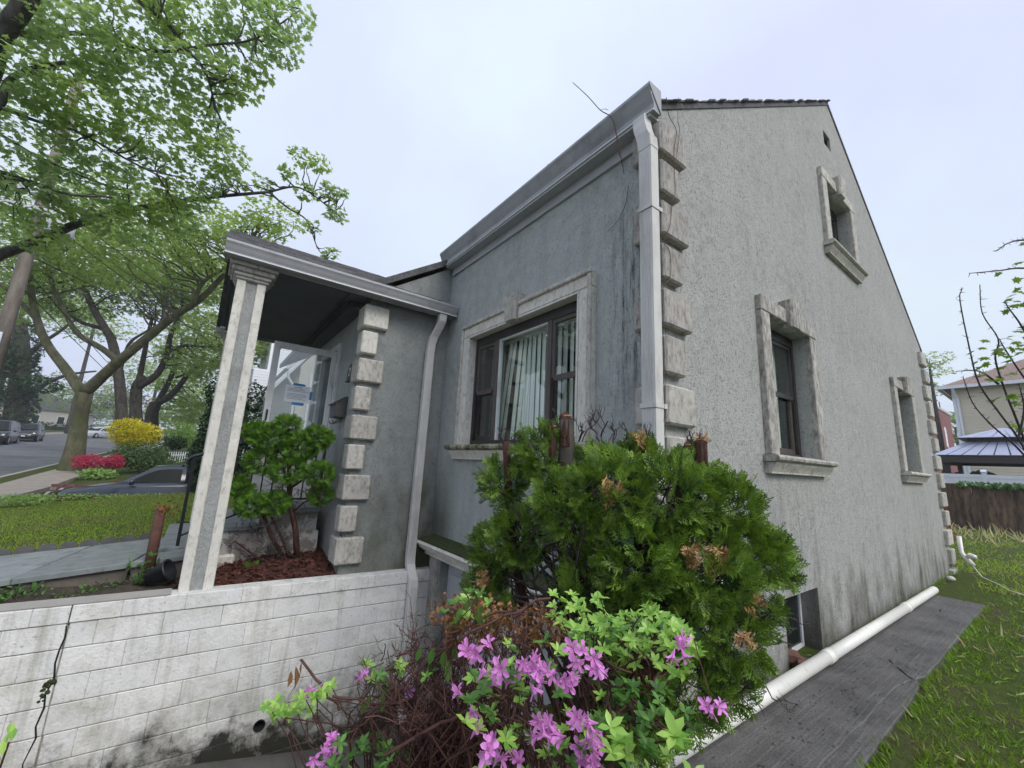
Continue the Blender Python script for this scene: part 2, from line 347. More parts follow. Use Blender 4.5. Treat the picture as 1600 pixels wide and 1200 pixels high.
class MB:
    "collects geometry in world coordinates; build() links it as one mesh object"
    def __init__(s): s.v = []; s.f = []; s.n = 0
    def add(s, v, f):
        v = np.asarray(v, float).reshape(-1, 3); s.v.append(v)
        for q in f: s.f.append([i+s.n for i in q])
        s.n += len(v); return s
    def addarr(s, v, f):
        "f: integer array (m,k)"
        v = np.asarray(v, float).reshape(-1, 3); s.v.append(v); s.f.append(np.asarray(f)+s.n); s.n += len(v); return s
    def box(s, a, b):
        (x0, y0, z0), (x1, y1, z1) = a, b
        return s.add([(x0,y0,z0),(x1,y0,z0),(x1,y1,z0),(x0,y1,z0),(x0,y0,z1),(x1,y0,z1),(x1,y1,z1),(x0,y1,z1)],
                     [(0,3,2,1),(4,5,6,7),(0,1,5,4),(1,2,6,5),(2,3,7,6),(3,0,4,7)])
    def prism(s, poly, axis, a, b):
        "poly: list of 2D points in the plane across axis (the other two axes in order), swept from a to b"
        def P(q, t):
            q = list(q); q.insert(axis, t); return q
        n = len(poly)
        v = [P(q, a) for q in poly]+[P(q, b) for q in poly]
        f = [tuple(range(n))[::-1], tuple(range(n, 2*n))]+[(i, (i+1) % n, n+(i+1) % n, n+i) for i in range(n)]
        return s.add(v, f)
    def tube(s, pts, rad, n=6, cap=True):
        pts = np.asarray(pts, float); m = len(pts)
        rad = np.full(m, rad, float) if np.isscalar(rad) else np.asarray(rad, float)
        t = np.gradient(pts, axis=0); t /= np.linalg.norm(t, axis=1)[:, None]+1e-9
        ref = np.array([0, 0, 1.]) if abs(t[0, 2]) < .9 else np.array([1., 0, 0])
        a = np.cross(t[0], ref); a /= np.linalg.norm(a); A = []
        for i in range(m):
            a = a-t[i]*(a@t[i]); a /= np.linalg.norm(a)+1e-9; A.append(a)
        A = np.array(A); B = np.cross(t, A)
        ang = np.arange(n)*2*math.pi/n
        v = pts[:, None]+rad[:, None, None]*(np.cos(ang)[None, :, None]*A[:, None]+np.sin(ang)[None, :, None]*B[:, None])
        i = np.arange(m-1)[:, None]; j = np.arange(n)[None]; k = (j+1) % n
        f = np.stack([i*n+j, i*n+k, (i+1)*n+k, (i+1)*n+j], -1).reshape(-1, 4)
        s.addarr(v.reshape(-1, 3), f)
        if cap:
            s.f.append([s.n-m*n+q for q in range(n)][::-1]); s.f.append([s.n-n+q for q in range(n)])
        return s
    def lathe(s, prof, c, axis=2, n=20):
        "prof: (radius, along) pairs"
        v = []; ang = [i*2*math.pi/n for i in range(n)]
        ex = [(1, 2), (2, 0), (0, 1)][axis]
        for r, h in prof:
            for q in ang:
                p = [0, 0, 0]; p[axis] = h; p[ex[0]] = r*math.cos(q); p[ex[1]] = r*math.sin(q)
                v.append((p[0]+c[0], p[1]+c[1], p[2]+c[2]))
        f = []
        for i in range(len(prof)-1):
            for j in range(n): k = (j+1) % n; f.append((i*n+j, i*n+k, (i+1)*n+k, (i+1)*n+j))
        return s.add(v, f)
    def holed(s, outline, holes, axis, val, depth, flip=False):
        "planar sheet with rectangular holes at axis=val; hole sides run to axis=val+depth"
        def P(q, t):
            q = list(q); q.insert(axis, t); return q
        loops = [outline]+[[(a, c), (b, c), (b, d), (a, d)] for a, b, c, d in holes]
        flat = [q for L in loops for q in L]
        tris = tessellate_polygon([[Vector((q[0], q[1], 0)) for q in L] for L in loops])
        s.add([P(q, val) for q in flat], [t if not flip else t[::-1] for t in tris])
        for a, b, c, d in holes:
            L = [(a, c), (b, c), (b, d), (a, d)]
            s.add([P(q, val) for q in L]+[P(q, val+depth) for q in L], [(i, (i+1) % 4, 4+(i+1) % 4, 4+i) for i in range(4)])
        return s
    def mesh(s, name, off, bevel=0, smooth=False, seg=1, fixn=False):
        v = np.concatenate(s.v)-np.array(off) if s.v else np.zeros((0, 3))
        me = bpy.data.meshes.new(name)
        arrs = [a for a in s.f if isinstance(a, np.ndarray)]; lists = [a for a in s.f if not isinstance(a, np.ndarray)]
        loops = [a.ravel() for a in arrs]; tot = [np.full(len(a), a.shape[1]) for a in arrs]
        if lists:
            loops.append(np.array([i for q in lists for i in q])); tot.append(np.array([len(q) for q in lists]))
        loops = np.concatenate(loops).astype(np.int32); tot = np.concatenate(tot).astype(np.int32)
        me.vertices.add(len(v)); me.vertices.foreach_set('co', v.astype(np.float32).ravel())
        me.loops.add(len(loops)); me.loops.foreach_set('vertex_index', loops)
        st = np.concatenate([[0], np.cumsum(tot)[:-1]]).astype(np.int32)
        me.polygons.add(len(tot)); me.polygons.foreach_set('loop_start', st)
        me.update(calc_edges=True)
        if bevel or fixn:
            b = bmesh.new(); b.from_mesh(me)
            if fixn: bmesh.ops.recalc_face_normals(b, faces=b.faces)
            if bevel:
                es = [e for e in b.edges if len(e.link_faces) == 2 and e.calc_face_angle(0) > .5]
                bmesh.ops.bevel(b, geom=es, offset=bevel, segments=seg, affect='EDGES', clamp_overlap=True)
            b.to_mesh(me); b.free()
        me.polygons.foreach_set('use_smooth', np.full(len(me.polygons), bool(smooth)))
        return me
    def build(s, name, mat, parent=None, bevel=0, smooth=False, seg=1, fixn=False, origin=None):
        allv = np.concatenate(s.v)
        lo, hi = allv.min(0), allv.max(0)
        c = np.array(origin) if origin is not None else np.array([(lo[0]+hi[0])/2, (lo[1]+hi[1])/2, lo[2]])
        me = s.mesh(name, c, bevel, smooth, seg, fixn)
        me.materials.append(MAT[mat])
        return link(name, me, parent, c)

def link(name, data, parent, c):
    o = bpy.data.objects.new(name, data); COL.objects.link(o)
    WL[o.name] = Vector(c)
    if parent is not None: o.parent = parent; o.location = Vector(c)-wl(parent)
    else: o.location = Vector(c)
    return o

def tag(o, label, cat, group=None, kind=None):
    if label: o['label'] = label
    if cat: o['category'] = cat
    if group: o['group'] = group
    if kind: o['kind'] = kind
    return o
def thing(name, loc, label, cat, group=None):
    o = link(name, None, None, loc); o.empty_display_size = .2
    return tag(o, label, cat, group)
def struct(o): o['kind'] = 'structure'; return o

def instances(pv, pf, pos, fr, sc):
    "copies of a small leaf (pv verts, pf faces array) placed by frames fr (N,3,3: rows are the leaf's x, y, z axes)"
    N = len(pos); k = len(pv)
    sc = np.asarray(sc, float)
    v = np.einsum('kj,njc->nkc', pv, fr)*sc[:, None, None]+pos[:, None]
    f = pf[None]+(np.arange(N)*k)[:, None, None]
    return v.reshape(-1, 3), f.reshape(-1, pf.shape[1])

def norm(a): return a/(np.linalg.norm(a, axis=-1, keepdims=True)+1e-9)
def frames(ydir, zhint):
    y = norm(ydir); x = norm(np.cross(y, zhint)); z = np.cross(x, y)
    return np.stack([x, y, z], 1)
def rvec(n, r=None): return norm((r or rng).normal(size=(n, 3)))

def curve(p0, p1, bend=.15, n=6, sag=0.0, jit=.02):
    "a slightly crooked path from p0 to p1"
    p0 = np.asarray(p0, float); p1 = np.asarray(p1, float); L = np.linalg.norm(p1-p0)
    t = np.linspace(0, 1, n)[:, None]
    side = rvec(1)[0]*bend*L
    p = p0+(p1-p0)*t+side*np.sin(t*math.pi)+np.array([0, 0, -sag*L])*np.sin(t*math.pi)
    p[1:-1] += rng.normal(size=(n-2, 3))*jit*L
    return p

def single_leaves(proto, P, fr, sc, mat, parent):
    for i in range(len(P)): MB().addarr(*instances(*proto, P[i:i+1], fr[i:i+1], np.asarray(sc)[i:i+1])).build('leaf', mat, parent)

# leaf shapes (x across, y along, z up)
def tri(*f): return np.array(f)
OVAL = (np.array([(0,0,0),(.26,.35,.05),(.22,.7,.03),(0,1,-.05),(-.22,.7,.03),(-.26,.35,.05),(0,.4,-.03)]), tri((0,1,6),(1,2,6),(2,3,6),(3,4,6),(4,5,6),(5,0,6)))
RHOMB = (np.array([(0,0,0),(.4,.5,.06),(0,1,0),(-.4,.5,.06)]), tri((0,1,2),(0,2,3)))
def _maple():
    pts = [(0,0),(.10,.12),(.40,.02),(.30,.22),(.62,.42),(.34,.48),(.36,.66),(.16,.62),(0,1.05),
           (-.16,.62),(-.36,.66),(-.34,.48),(-.62,.42),(-.30,.22),(-.40,.02),(-.10,.12)]
    v = [(x, y, -.22*abs(x)-.12*y*y) for x, y in pts]+[(0, .4, .02)]
    c = len(pts); return np.array(v), np.array([(i, (i+1) % c, c) for i in range(c)])
MAPLE = _maple()
MAPLE_S = (np.array([(0,0,0),(.5,.1,-.06),(.55,.5,-.1),(0,1,-.1),(-.55,.5,-.1),(-.5,.1,-.06),(0,.4,.04)]), tri((0,1,6),(1,2,6),(2,3,6),(3,4,6),(4,5,6),(5,0,6)))
STAR = (np.array([(0,0,0),(.5,.12,-.05),(.2,.4,0),(.42,.78,-.08),(0,.62,0),(-.42,.78,-.08),(-.2,.4,0),(-.5,.12,-.05)]), tri((0,1,2),(2,3,4),(4,5,6),(6,7,0),(0,2,4),(0,4,6)))

def spray_proto(seed, nb=13, sub=3, width=.042):
    "flat fan of scale-leaved twigs, one unit long"
    g = np.random.default_rng(seed); V = []; Fc = []
    def strip(p, d, L, w):
        d = d/np.linalg.norm(d); n = np.array([d[1], -d[0], 0])
        z = p[2]; q = len(V)
        V.extend([p-n*w*.35, p+n*w*.35, p+d*L*.6+n*w*.55+np.array([0,0,.01]), p+d*L+np.array([0,0,-.02]), p+d*L*.6-n*w*.55+np.array([0,0,.01])])
        Fc.append((q, q+1, q+2)); Fc.append((q, q+2, q+4)); Fc.append((q+4, q+2, q+3))
    bend = g.uniform(-.12, .12)
    def rach(t): return np.array([bend*t*t, t, -.16*t*t])
    for i in range(4): strip(rach(i/4*.95), rach((i+1)/4)-rach(i/4), .27, width*.9)
    for i in range(nb):
        t = .1+.88*i/nb; s = 1 if i % 2 else -1
        a = R(g.uniform(32, 50)); L = (.46*(1-t)**.7+.10)*g.uniform(.8, 1.2)
        d = np.array([s*math.sin(a), math.cos(a), g.uniform(-.15, .1)]); p = rach(t)
        strip(p, d, L, width)
        for j in range(sub):
            tt = .3+.6*j/sub; ss = 1 if j % 2 else -1
            a2 = a*s+ss*R(34); d2 = np.array([math.sin(a2), math.cos(a2), g.uniform(-.1, .1)])
            strip(p+d*L*tt, d2, L*.42, width*.85)
    return np.array(V), np.array(Fc)
SPRAYS = [spray_proto(i) for i in range(4)]
SPRAYS_S = [spray_proto(10+i, 9, 1, .07) for i in range(3)]

def blob_sprays(blobs, per_m2, size, protos, outw=.8, up=.55, rnd=.5, inner=.25, avoid=None, keep=None):
    "sprays standing on the shells of ellipsoid lumps; returns [(verts, faces)]"
    P = []; Dn = []
    for c, r in blobs:
        c = np.asarray(c); r = np.full(3, r) if np.isscalar(r) else np.asarray(r)
        n = int(per_m2*4*math.pi*(r[0]*r[1]*r[2])**(2/3))
        d = rvec(n); rad = np.where(rng.random(n) < inner, rng.uniform(.45, .8, n), rng.uniform(.8, 1.05, n))
        P.append(c+d*r*rad[:, None]); Dn.append(d)
    P = np.concatenate(P); Dn = np.concatenate(Dn)
    ok = np.ones(len(P), bool)
    i0 = 0
    for c, r in blobs:                                   # drop what lies deep inside another lump
        c = np.asarray(c); r = np.full(3, r) if np.isscalar(r) else np.asarray(r)
        ok &= (np.linalg.norm((P-c)/r, axis=1) > .62) | (rng.random(len(P)) < .12)
    if avoid is not None: ok &= avoid(P)
    P = P[ok]; Dn = Dn[ok]
    y = norm(Dn*outw+np.array([0, 0, up])+rvec(len(P))*rnd)
    fr = frames(y, rvec(len(P))+Dn*.8)
    sc = size*rng.uniform(.65, 1.3, len(P)); out = []
    P = P-y*sc[:, None]*.45
    k = rng.integers(0, len(protos), len(P))
    for i, (pv, pf) in enumerate(protos):
        m = k == i
        out.append(instances(pv, pf, P[m], fr[m], sc[m]))
    return out

def leaf_cloud(blobs, count, size, proto, shell=.6, flat=.0, rnd=1.0):
    "loose leaves through ellipsoid lumps, thicker near the outside"
    vol = np.array([np.prod(np.full(3, r) if np.isscalar(r) else r) for c, r in blobs])**(2/3); n = (count*vol/vol.sum()).astype(int)
    P = []; Dd = []
    for (c, r), k in zip(blobs, n):
        d = rvec(k); rad = rng.random(k)**(1/3)*(1-shell)+shell*rng.uniform(.75, 1.05, k)
        P.append(np.asarray(c)+d*(np.full(3, r) if np.isscalar(r) else np.asarray(r))*rad[:, None]); Dd.append(d)
    P = np.concatenate(P); Dd = np.concatenate(Dd); N = len(P)
    y = norm(Dd*.7+rvec(N)*rnd+np.array([0, 0, -.1]))
    z = norm(np.array([0, 0, 1.])*(1+flat*2)+Dd*.5+rvec(N)*.8)
    return instances(*proto, P, frames(y, z), size*rng.uniform(.6, 1.3, N))

# ------------------------------------------------------------------ ground, road, paths
def rise(y): return .04*max(0.0, y-16)
def H(x, y):
    if y > 3.2 and x < -.9:
        if y > 12.45 and y < 15.5 and x > -9: z = min(.1, -.52+.19*max(0, -x-5.4)); return z
        if x > -2.6 and y < 6.3: return .05
        if y < 3.72: return .22-.02*(x+2)
        b = .37+.085*(min(max(x, -7.2), -1.5)+3.54)
        b -= .009*max(0, min(y, 12.4)-5)
        if y < 4.9: b -= .12
        return b+rise(y)
    if .7 < y <= 3.2 and x < .3: return min(.03, -1.27+.2*max(0, -x-1))
    if y > 3.2: return (.05 if y < 6.3 else .35)+rise(y)
    if x > 9: return 0.0+.012*max(0, x-22)
    return -.02
def lin(a, b, n): return list(np.linspace(a, b, n))
xs = sorted(set([-400, -200, -120, -80, -50, -30, -20]+[round(q, 3) for q in lin(-17.4, -7.35, 12)+lin(-7, -.92, 26)+[-.9, -.88, 0, .25, .3, .31]+lin(.6, 9, 20)+lin(9.5, 24, 14)]+[30, 40, 60, 90, 150, 250, 400]))
ys = sorted(set([-400, -200, -100, -50, -25, -15]+[round(q, 3) for q in lin(-10, .6, 26)+[.69, .71]+lin(1, 3, 6)+[3.19, 3.21, 3.71, 3.73, 4.89, 4.91]+lin(5.2, 12, 14)+[12.44, 12.46, 13.5, 15.49, 15.51]+lin(16, 50, 18)]+[60, 80, 100, 130, 170, 250, 400]))
g = MB(); nx, ny = len(xs), len(ys)
vv = [(x, y, H(x, y)+(rng.normal()*.008 if -7 < x < 22 and -9 < y < .5 else 0)) for x in xs for y in ys]
ff = [(i*ny+j, (i+1)*ny+j, (i+1)*ny+j+1, i*ny+j+1) for i in range(nx-1) for j in range(ny-1)]
g.add(vv, ff)
struct(g.build('ground', 'ground', origin=(0, 0, 0)))

def strip(name, mat, x0, x1, ylist, dz, thick=.3, zf=None):
    m = MB(); v = []; f = []
    for y in ylist:
        z = (zf(y) if zf else .0+rise(y))+dz
        v += [(x0, y, z), (x1, y, z), (x1, y, z-thick), (x0, y, z-thick)]
    for i in range(len(ylist)-1):
        for a in range(4):
            b = (a+1) % 4; f.append((i*4+a, i*4+b, i*4+4+b, i*4+4+a))
    f += [(0, 1, 2, 3), tuple(len(v)-4+q for q in (3, 2, 1, 0))]
    m.add(v, f); return struct(m.build(name, mat, fixn=True))
YL = lin(-40, 16, 8)+lin(18, 140, 40)
strip('road', 'asphalt', -17.2, -7.55, YL, .06, .4)
strip('kerb', 'curbstone', -7.55, -7.40, YL, .19, .4)
strip('kerb', 'curbstone', -17.35, -17.2, YL, .19, .4)
strip('grass_verge', 'ground', -7.40, -6.85, YL, .20, .3)
strip('pavement', 'sidewalk', -6.85, -5.75, [-40, 0.6], .13, .3)
strip('pavement', 'sidewalk', -6.85, -5.75, [3.3]+lin(8, 16, 4)+lin(18, 140, 30), .235, .3)
strip('pavement', 'sidewalk', -19.2, -17.8, YL, .2, .3)
strip('far_verge', 'ground', -40, -19.2, YL, .25, .4)

# driveway sheet down to the garage
m = MB(); v = []; XS = lin(-5.7, .2, 14)
for x in XS: v += [(x, .72, H(x, 1.5)+.02), (x, 3.08, H(x, 1.5)+.02)]
m.add(v, [(2*i, 2*i+2, 2*i+3, 2*i+1) for i in range(len(XS)-1)])
struct(m.build('driveway', 'driveway'))

# concrete walk beside the gable wall
m = MB()
pv = []
for x in lin(-.9, 6.03, 30):
    e = (-.565 if x < 2.1 else -.565-.085*min(1, (x-2.1)/.35))+rng.normal()*.003
    pv.append((x, e))
poly = [(-.9, -.02)]+pv+[(6.03, -.20), (5.1, -.03)]
m.prism([(a, b) for a, b in poly], 2, -.12, .028)
# the worn strip along its outer edge
o = struct(m.build('side_walk', 'slab', bevel=.006))
m = MB(); m.prism([(-.9, -.70), (.4, -.69), (1.2, -.675), (1.8, -.672), (2.2, -.655), (2.34, -.62), (2.05, -.55), (.6, -.55), (-.9, -.55)], 2, -.12, .018)
struct(m.build('side_walk_lower_strip', 'slab', bevel=.006))

# bluestone front walk
fw = struct(link('front_walk', None, None, (-4.2, 4.3, .2)))
def zw(x): return .40+.085*(x+3.54)
xe = [-5.75, -4.55, -3.33, -2.62, -2.0]
for i in range(4):
    a, b = xe[i]+.012, xe[i+1]-.012; sl = .10 if i else 0
    m = MB(); y0, y1 = 3.66, 4.88; k = .42                # joints run obliquely
    P = [(a-k*.35, y0), (b-k*.35+(.02 if i == 1 else 0), y0), (b+k*.35, y1), (a+k*.35, y1)]
    v = [(x, y, zw(x)) for x, y in P]+[(x, y, zw(x)-.05) for x, y in P]
    m.add(v, [(0,1,2,3),(7,6,5,4),(0,4,5,1),(1,5,6,2),(2,6,7,3),(3,7,4,0)])
    m.build('bluestone_slab', 'bluestone', fw, bevel=.006, fixn=True)
    m = MB()
    v = [(x, y, zw(x)-.055) for x, y in ((a-.14, 3.70), (b-.14, 3.70), (b-.14, 4.86), (a-.14, 4.86))]
    v += [(x, y, .05) for x, y, z in v]
    m.add(v, [(0,1,2,3),(7,6,5,4),(0,4,5,1),(1,5,6,2),(2,6,7,3),(3,7,4,0)])
    m.build('curb_stone', 'curb_conc', fw, bevel=.01, fixn=True)

# scalloped lawn edging behind the walk
ed = thing('lawn_edging', (-4.5, 4.93, .35), 'dark scalloped edging strip between lawn and bluestone walk', 'edging')
for i in range(20):
    x = -5.7+i*.155
    m = MB(); m.prism([(x-.07, zw(x)-.1), (x+.07, zw(x)-.1), (x+.07, zw(x)+.025), (x+.045, zw(x)+.05), (x, zw(x)+.062), (x-.045, zw(x)+.05), (x-.07, zw(x)+.025)], 1, 4.915, 4.945)
    m.build('scallop', 'slate_edging', ed, fixn=True)

# dirt strip and mulch bed behind the retaining wall
m = MB(); X = lin(-5.7, -2.35, 22); Y = lin(3.26, 3.74, 6)
v = [(x, y, .262-.02*(x+2)+rng.normal()*.012+.02*(j/5)) for x in X for j, y in enumerate(Y)]
m.add(v, [(i*6+j, i*6+6+j, i*6+7+j, i*6+j+1) for i in range(21) for j in range(5)])
struct(m.build('soil_strip', 'soil', smooth=True))
m = MB(); X = lin(-2.5, -1.0, 24); Y = lin(3.235, 4.25, 14)
mz = lambda x, y: .25+.06*min(1, max(0, (x+2.1)/.6))*min(1, max(0, (y-3.26)/.2))+.12*max(0, (y-3.4))
v = [(x, y, mz(x, y)+rng.normal()*.010) for x in X for y in Y]
m.add(v, [(i*14+j, i*14+14+j, i*14+15+j, i*14+j+1) for i in range(23) for j in range(13)])
struct(m.build('mulch_bed', 'mulch', smooth=True))
N = 2600
P = np.stack([rng.uniform(-2.45, -1.05, N), rng.uniform(3.25, 4.2, N), np.zeros(N)], 1); P[:, 2] = [mz(a, b)+.012 for a, b, c in P]
m = MB(); m.addarr(*instances(*RHOMB, P, frames(rvec(N)*[1, 1, .4], rvec(N)+[0, 0, 1.2]), rng.uniform(.015, .05, N)))
tag(m.build('mulch_chips', 'chip'), 'loose red-brown bark mulch chips around the topiary evergreen', 'mulch', kind='stuff')

# ------------------------------------------------------------------ the house
HO = thing('house', (4.45, 4.2, 0), 'grey stucco house with steep gable, cast stone quoins and front porch', 'house')
m = MB(); m.holed([(0, -.4), (8.9, -.4), (8.9, 4.24), (4.45, 7.15), (0, 4.24)],
                  [(1.62, 2.62, 1.70, 3.0), (6.22, 7.22, 1.70, 3.0), (3.79, 4.79, 4.52, 5.48), (1.62, 2.36, -.03, .53), (4.1, 4.38, 6.27, 6.5)], 1, 0, .19)
m.build('gable_wall', 'stucco_gable', HO)
m = MB(); m.holed([(0, -1.4), (8.5, -1.4), (8.5, 4.12), (0, 4.12)], [(.76, 2.57, 1.70, 2.98), (.78, 2.92, -1.38, .42)], 0, 0, .14)
m.build('front_wall', 'stucco_front', HO)
m = MB(); m.add([(8.9, 0, -.4), (8.9, 8.5, -.4), (8.9, 8.5, 4.12), (8.9, 0, 4.12)], [(0, 1, 2, 3)])
m.add([(0, 8.5, -1.4), (8.9, 8.5, -.4), (8.9, 8.5, 4.12), (4.45, 8.5, 7.05), (0, 8.5, 4.12)], [(0, 1, 2, 3, 4)])
m.build('rear_wall', 'stucco_grey', HO)
def zr(x): return 4.28+.655*x
m = MB(); m.prism([(-.12, zr(-.12)), (4.45, zr(4.45)), (9.02, zr(-.12)), (9.02, zr(-.12)-.055), (4.45, zr(4.45)-.06), (-.12, zr(-.12)-.055)], 1, -.012, 8.56)
roof = m.build('roof', 'shingle', HO)
m = MB(); m.prism([(-1.32, zr(-1.32)), (-.13, zr(-.13)), (-.13, zr(-.13)-.09), (-1.32, zr(-1.32)-.09)], 1, 3.17, 8.56)
m.build('lower_roof', 'shingle', HO, fixn=True)
g = MB()
for i in range(46):                                       # worn shingle ends along the rake
    x = -.05+i*.098; d = rng.uniform(.0, .035); h = rng.uniform(.008, .02)
    for (a, b, sgn) in ((x, x+.11, 1),):
        g = MB(); za, zb = zr(x), zr(x+.11)
        if x+.11 > 4.45: za, zb = zr(x), zr(4.45)
        y0 = -.014-d
        v = [(a, y0, za+.002), (b, y0, zb+.002), (b, .25, zb+.002), (a, .25, za+.002)]
        v += [(p[0], p[1], p[2]+h) for p in v]
        g.add(v, [(0,3,2,1),(4,5,6,7),(0,1,5,4),(1,2,6,5),(2,3,7,6),(3,0,4,7)]).build('shingle', 'shingle', roof, fixn=True)
# gable vent
m = MB()
for k in range(6):
    z = 6.28+k*.036; m.add([(4.1, .03, z), (4.38, .03, z), (4.38, .09, z+.04), (4.1, .09, z+.04)], [(0, 1, 2, 3)])
m.build('gable_vent', 'mailbox_metal', HO)

def bx(m, pl, s0, s1, d0, d1, z0, z1):
    return m.box((s0, d0, z0), (s1, d1, z1)) if pl == 'g' else m.box((d0, s0, z0), (d1, s1, z1))
def part(name, mat, par, pl, *boxes, bevel=0):
    m = MB()
    for b in boxes: bx(m, pl, *b)
    return m.build(name, mat, par, bevel=bevel)
def profile(name, mat, par, pl, s0, s1, prof, bevel=0):
    "prof: (depth, z) outline swept along the wall from s0 to s1"
    m = MB()
    if pl == 'g': m.prism(prof, 0, s0, s1)                # plane (y,z) along x
    else: m.prism(prof, 1, s0, s1)                        # plane (x,z) along y
    return m.build(name, mat, par, bevel=bevel, fixn=True)
def keystone(par, pl, c, z0, z1, w0, w1, d, mat):
    m = MB(); v = []
    for z, w, dd in ((z0, w0, d*.82), (z1, w1, d)):
        for s_, q in ((-w/2, .02), (-w/2, -dd+.02), (-w/2+.02, -dd), (w/2-.02, -dd), (w/2, -dd+.02), (w/2, .02)):
            v.append((c+s_, q, z) if pl == 'g' else (q, c+s_, z))
    f = [(0,1,2,3,4,5), (11,10,9,8,7,6)]+[(i, (i+1) % 6, 6+(i+1) % 6, 6+i) for i in range(6)]
    m.add(v, f); return m.build('keystone', mat, par, fixn=True)

def gable_window(x0, x1, z0, z1, mats, kz=.13):
    w = .165; p = .055; jm, hm, sm = mats
    win = link('window', None, HO, ((x0+x1)/2, 0, z0)); win.empty_display_size = .1
    part('jamb_trim', jm, win, 'g', (x0-w, x0, -p, .01, z0, z1-.002), bevel=.008)
    part('jamb_trim', jm, win, 'g', (x1, x1+w, -p, .01, z0, z1-.002), bevel=.008)
    part('head_trim', hm, win, 'g', (x0-w, x1+w, -p-.002, .01, z1, z1+.15), bevel=.008)
    keystone(win, 'g', (x0+x1)/2, z1-.035, z1+.23, .20, .27, .125, hm)
    a, b = x0-w-.05, x1+w+.05
    profile('sill', 'cast_stone_dirty' if jm != 'cast_stone' else 'cast_stone', win, 'g', a, b,
            [(.02, z0-.002), (.02, z0-.06), (-.10, z0-.06), (-.125, z0-.045), (-.13, z0-.025), (-.12, z0-.010), (-.10, z0-.002)])
    profile('sill_moulding', sm, win, 'g', a+.03, b-.03,
            [(.02, z0-.063), (.02, z0-.16), (-.05, z0-.16), (-.052, z0-.145), (-.064, z0-.12), (-.085, z0-.085), (-.092, z0-.063)])
    part('frame', 'bronze', win, 'g', (x0+.003, x0+.055, .12, .185, z0+.003, z1-.003), (x1-.055, x1-.003, .12, .185, z0+.003, z1-.003),
         (x0+.055, x1-.055, .12, .185, z1-.10, z1-.003), (x0+.055, x1-.055, .12, .185, z0+.003, z0+.045))
    zm = (z0+z1)/2-.02
    part('sash', 'bronze', win, 'g', (x0+.056, x0+.10, .13, .155, zm, z1-.101), (x1-.10, x1-.056, .13, .155, zm, z1-.101), (x0+.10, x1-.10, .13, .155, z1-.14, z1-.101), (x0+.10, x1-.10, .125, .155, zm-.02, zm+.025))
    part('sash', 'bronze_light', win, 'g', (x0+.056, x0+.10, .157, .18, z0+.046, zm-.021), (x1-.10, x1-.056, .157, .18, z0+.046, zm-.021), (x0+.10, x1-.10, .157, .18, z0+.046, z0+.10))
    part('pane', 'glass', win, 'g', (x0+.10, x1-.10, .140, .145, zm+.025, z1-.14))
    part('pane', 'glass', win, 'g', (x0+.10, x1-.10, .166, .171, z0+.10, zm-.02))
    m = MB(); n = 60; v = []
    for i in range(n):
        s_ = x0+.08+(x1-x0-.16)*i/(n-1); d = .27+.018*math.sin(i*.9)
        v += [(s_, d, z0), (s_, d, z1)]
    m.add(v, [(2*i, 2*i+2, 2*i+3, 2*i+1) for i in range(n-1)])
    m.build('curtain', 'blind', win, smooth=True)
    return win
gable_window(1.62, 2.62, 1.70, 3.0, ('cast_stone_dirty', 'cast_stone_dirty', 'cast_stone'))
gable_window(6.22, 7.22, 1.70, 3.0, ('cast_stone', 'cast_stone_dirty', 'cast_stone'))
gable_window(3.79, 4.79, 4.52, 5.48, ('cast_stone', 'cast_stone', 'cast_stone'))

# basement window in its recess
win = link('basement_window', None, HO, (2, .1, 0))
part('frame', 'white_frame', win, 'g', (1.63, 1.665, .14, .175, -.02, .52), (2.315, 2.352, .14, .175, -.02, .52), (1.665, 2.315, .14, .175, .485, .52), (1.665, 2.315, .14, .175, -.02, .02))
part('pane', 'dark_window', win, 'g', (1.665, 2.315, .155, .16, .02, .485))

# front picture window
win = link('picture_window', None, HO, (0, 1.66, 1.7)); y0, y1, z0, z1 = .76, 2.57, 1.70, 2.98
part('jamb_trim', 'cast_stone_clean', win, 'f', (y0-.15, y0, -.05, .01, z0, z1-.002), bevel=.008)
part('jamb_trim', 'cast_stone_clean', win, 'f', (y1, y1+.15, -.05, .01, z0, z1-.002), bevel=.008)
part('head_trim', 'cast_stone_clean', win, 'f', (y0-.15, y1+.15, -.052, .01, z1, z1+.15), bevel=.008)
part('reveal_lining', 'cast_stone_clean', win, 'f', (y0+.001, y0+.02, -.049, .137, z0, z1-.021), (y1-.02, y1-.001, -.049, .137, z0, z1-.021), (y0+.001, y1-.001, -.049, .137, z1-.02, z1-.002))
part('bead', 'cast_stone', win, 'f', (y0-.153, y0-.11, -.075, -.045, z0, z1+.108), bevel=.008)
part('bead', 'cast_stone', win, 'f', (y1+.11, y1+.153, -.075, -.045, z0, z1+.108), bevel=.008)
part('bead', 'cast_stone', win, 'f', (y0-.155, y1+.155, -.078, -.045, z1+.11, z1+.155), bevel=.01)
keystone(win, 'f', (y0+y1)/2+.03, z1-.03, z1+.24, .17, .25, .12, 'cast_stone')
profile('sill', 'sill_moss', win, 'f', y0-.25, y1+.25, [(.02, z0-.002), (.02, z0-.06), (-.11, z0-.06), (-.135, z0-.045), (-.14, z0-.025), (-.13, z0-.010), (-.11, z0-.002)])
profile('sill_moulding', 'cast_stone_clean', win, 'f', y0-.21, y1+.21, [(.02, z0-.063), (.02, z0-.16), (-.05, z0-.16), (-.052, z0-.145), (-.064, z0-.12), (-.085, z0-.085), (-.092, z0-.063)])
a, b = y0+.02, y1-.02; c, d = a+.42, b-.42
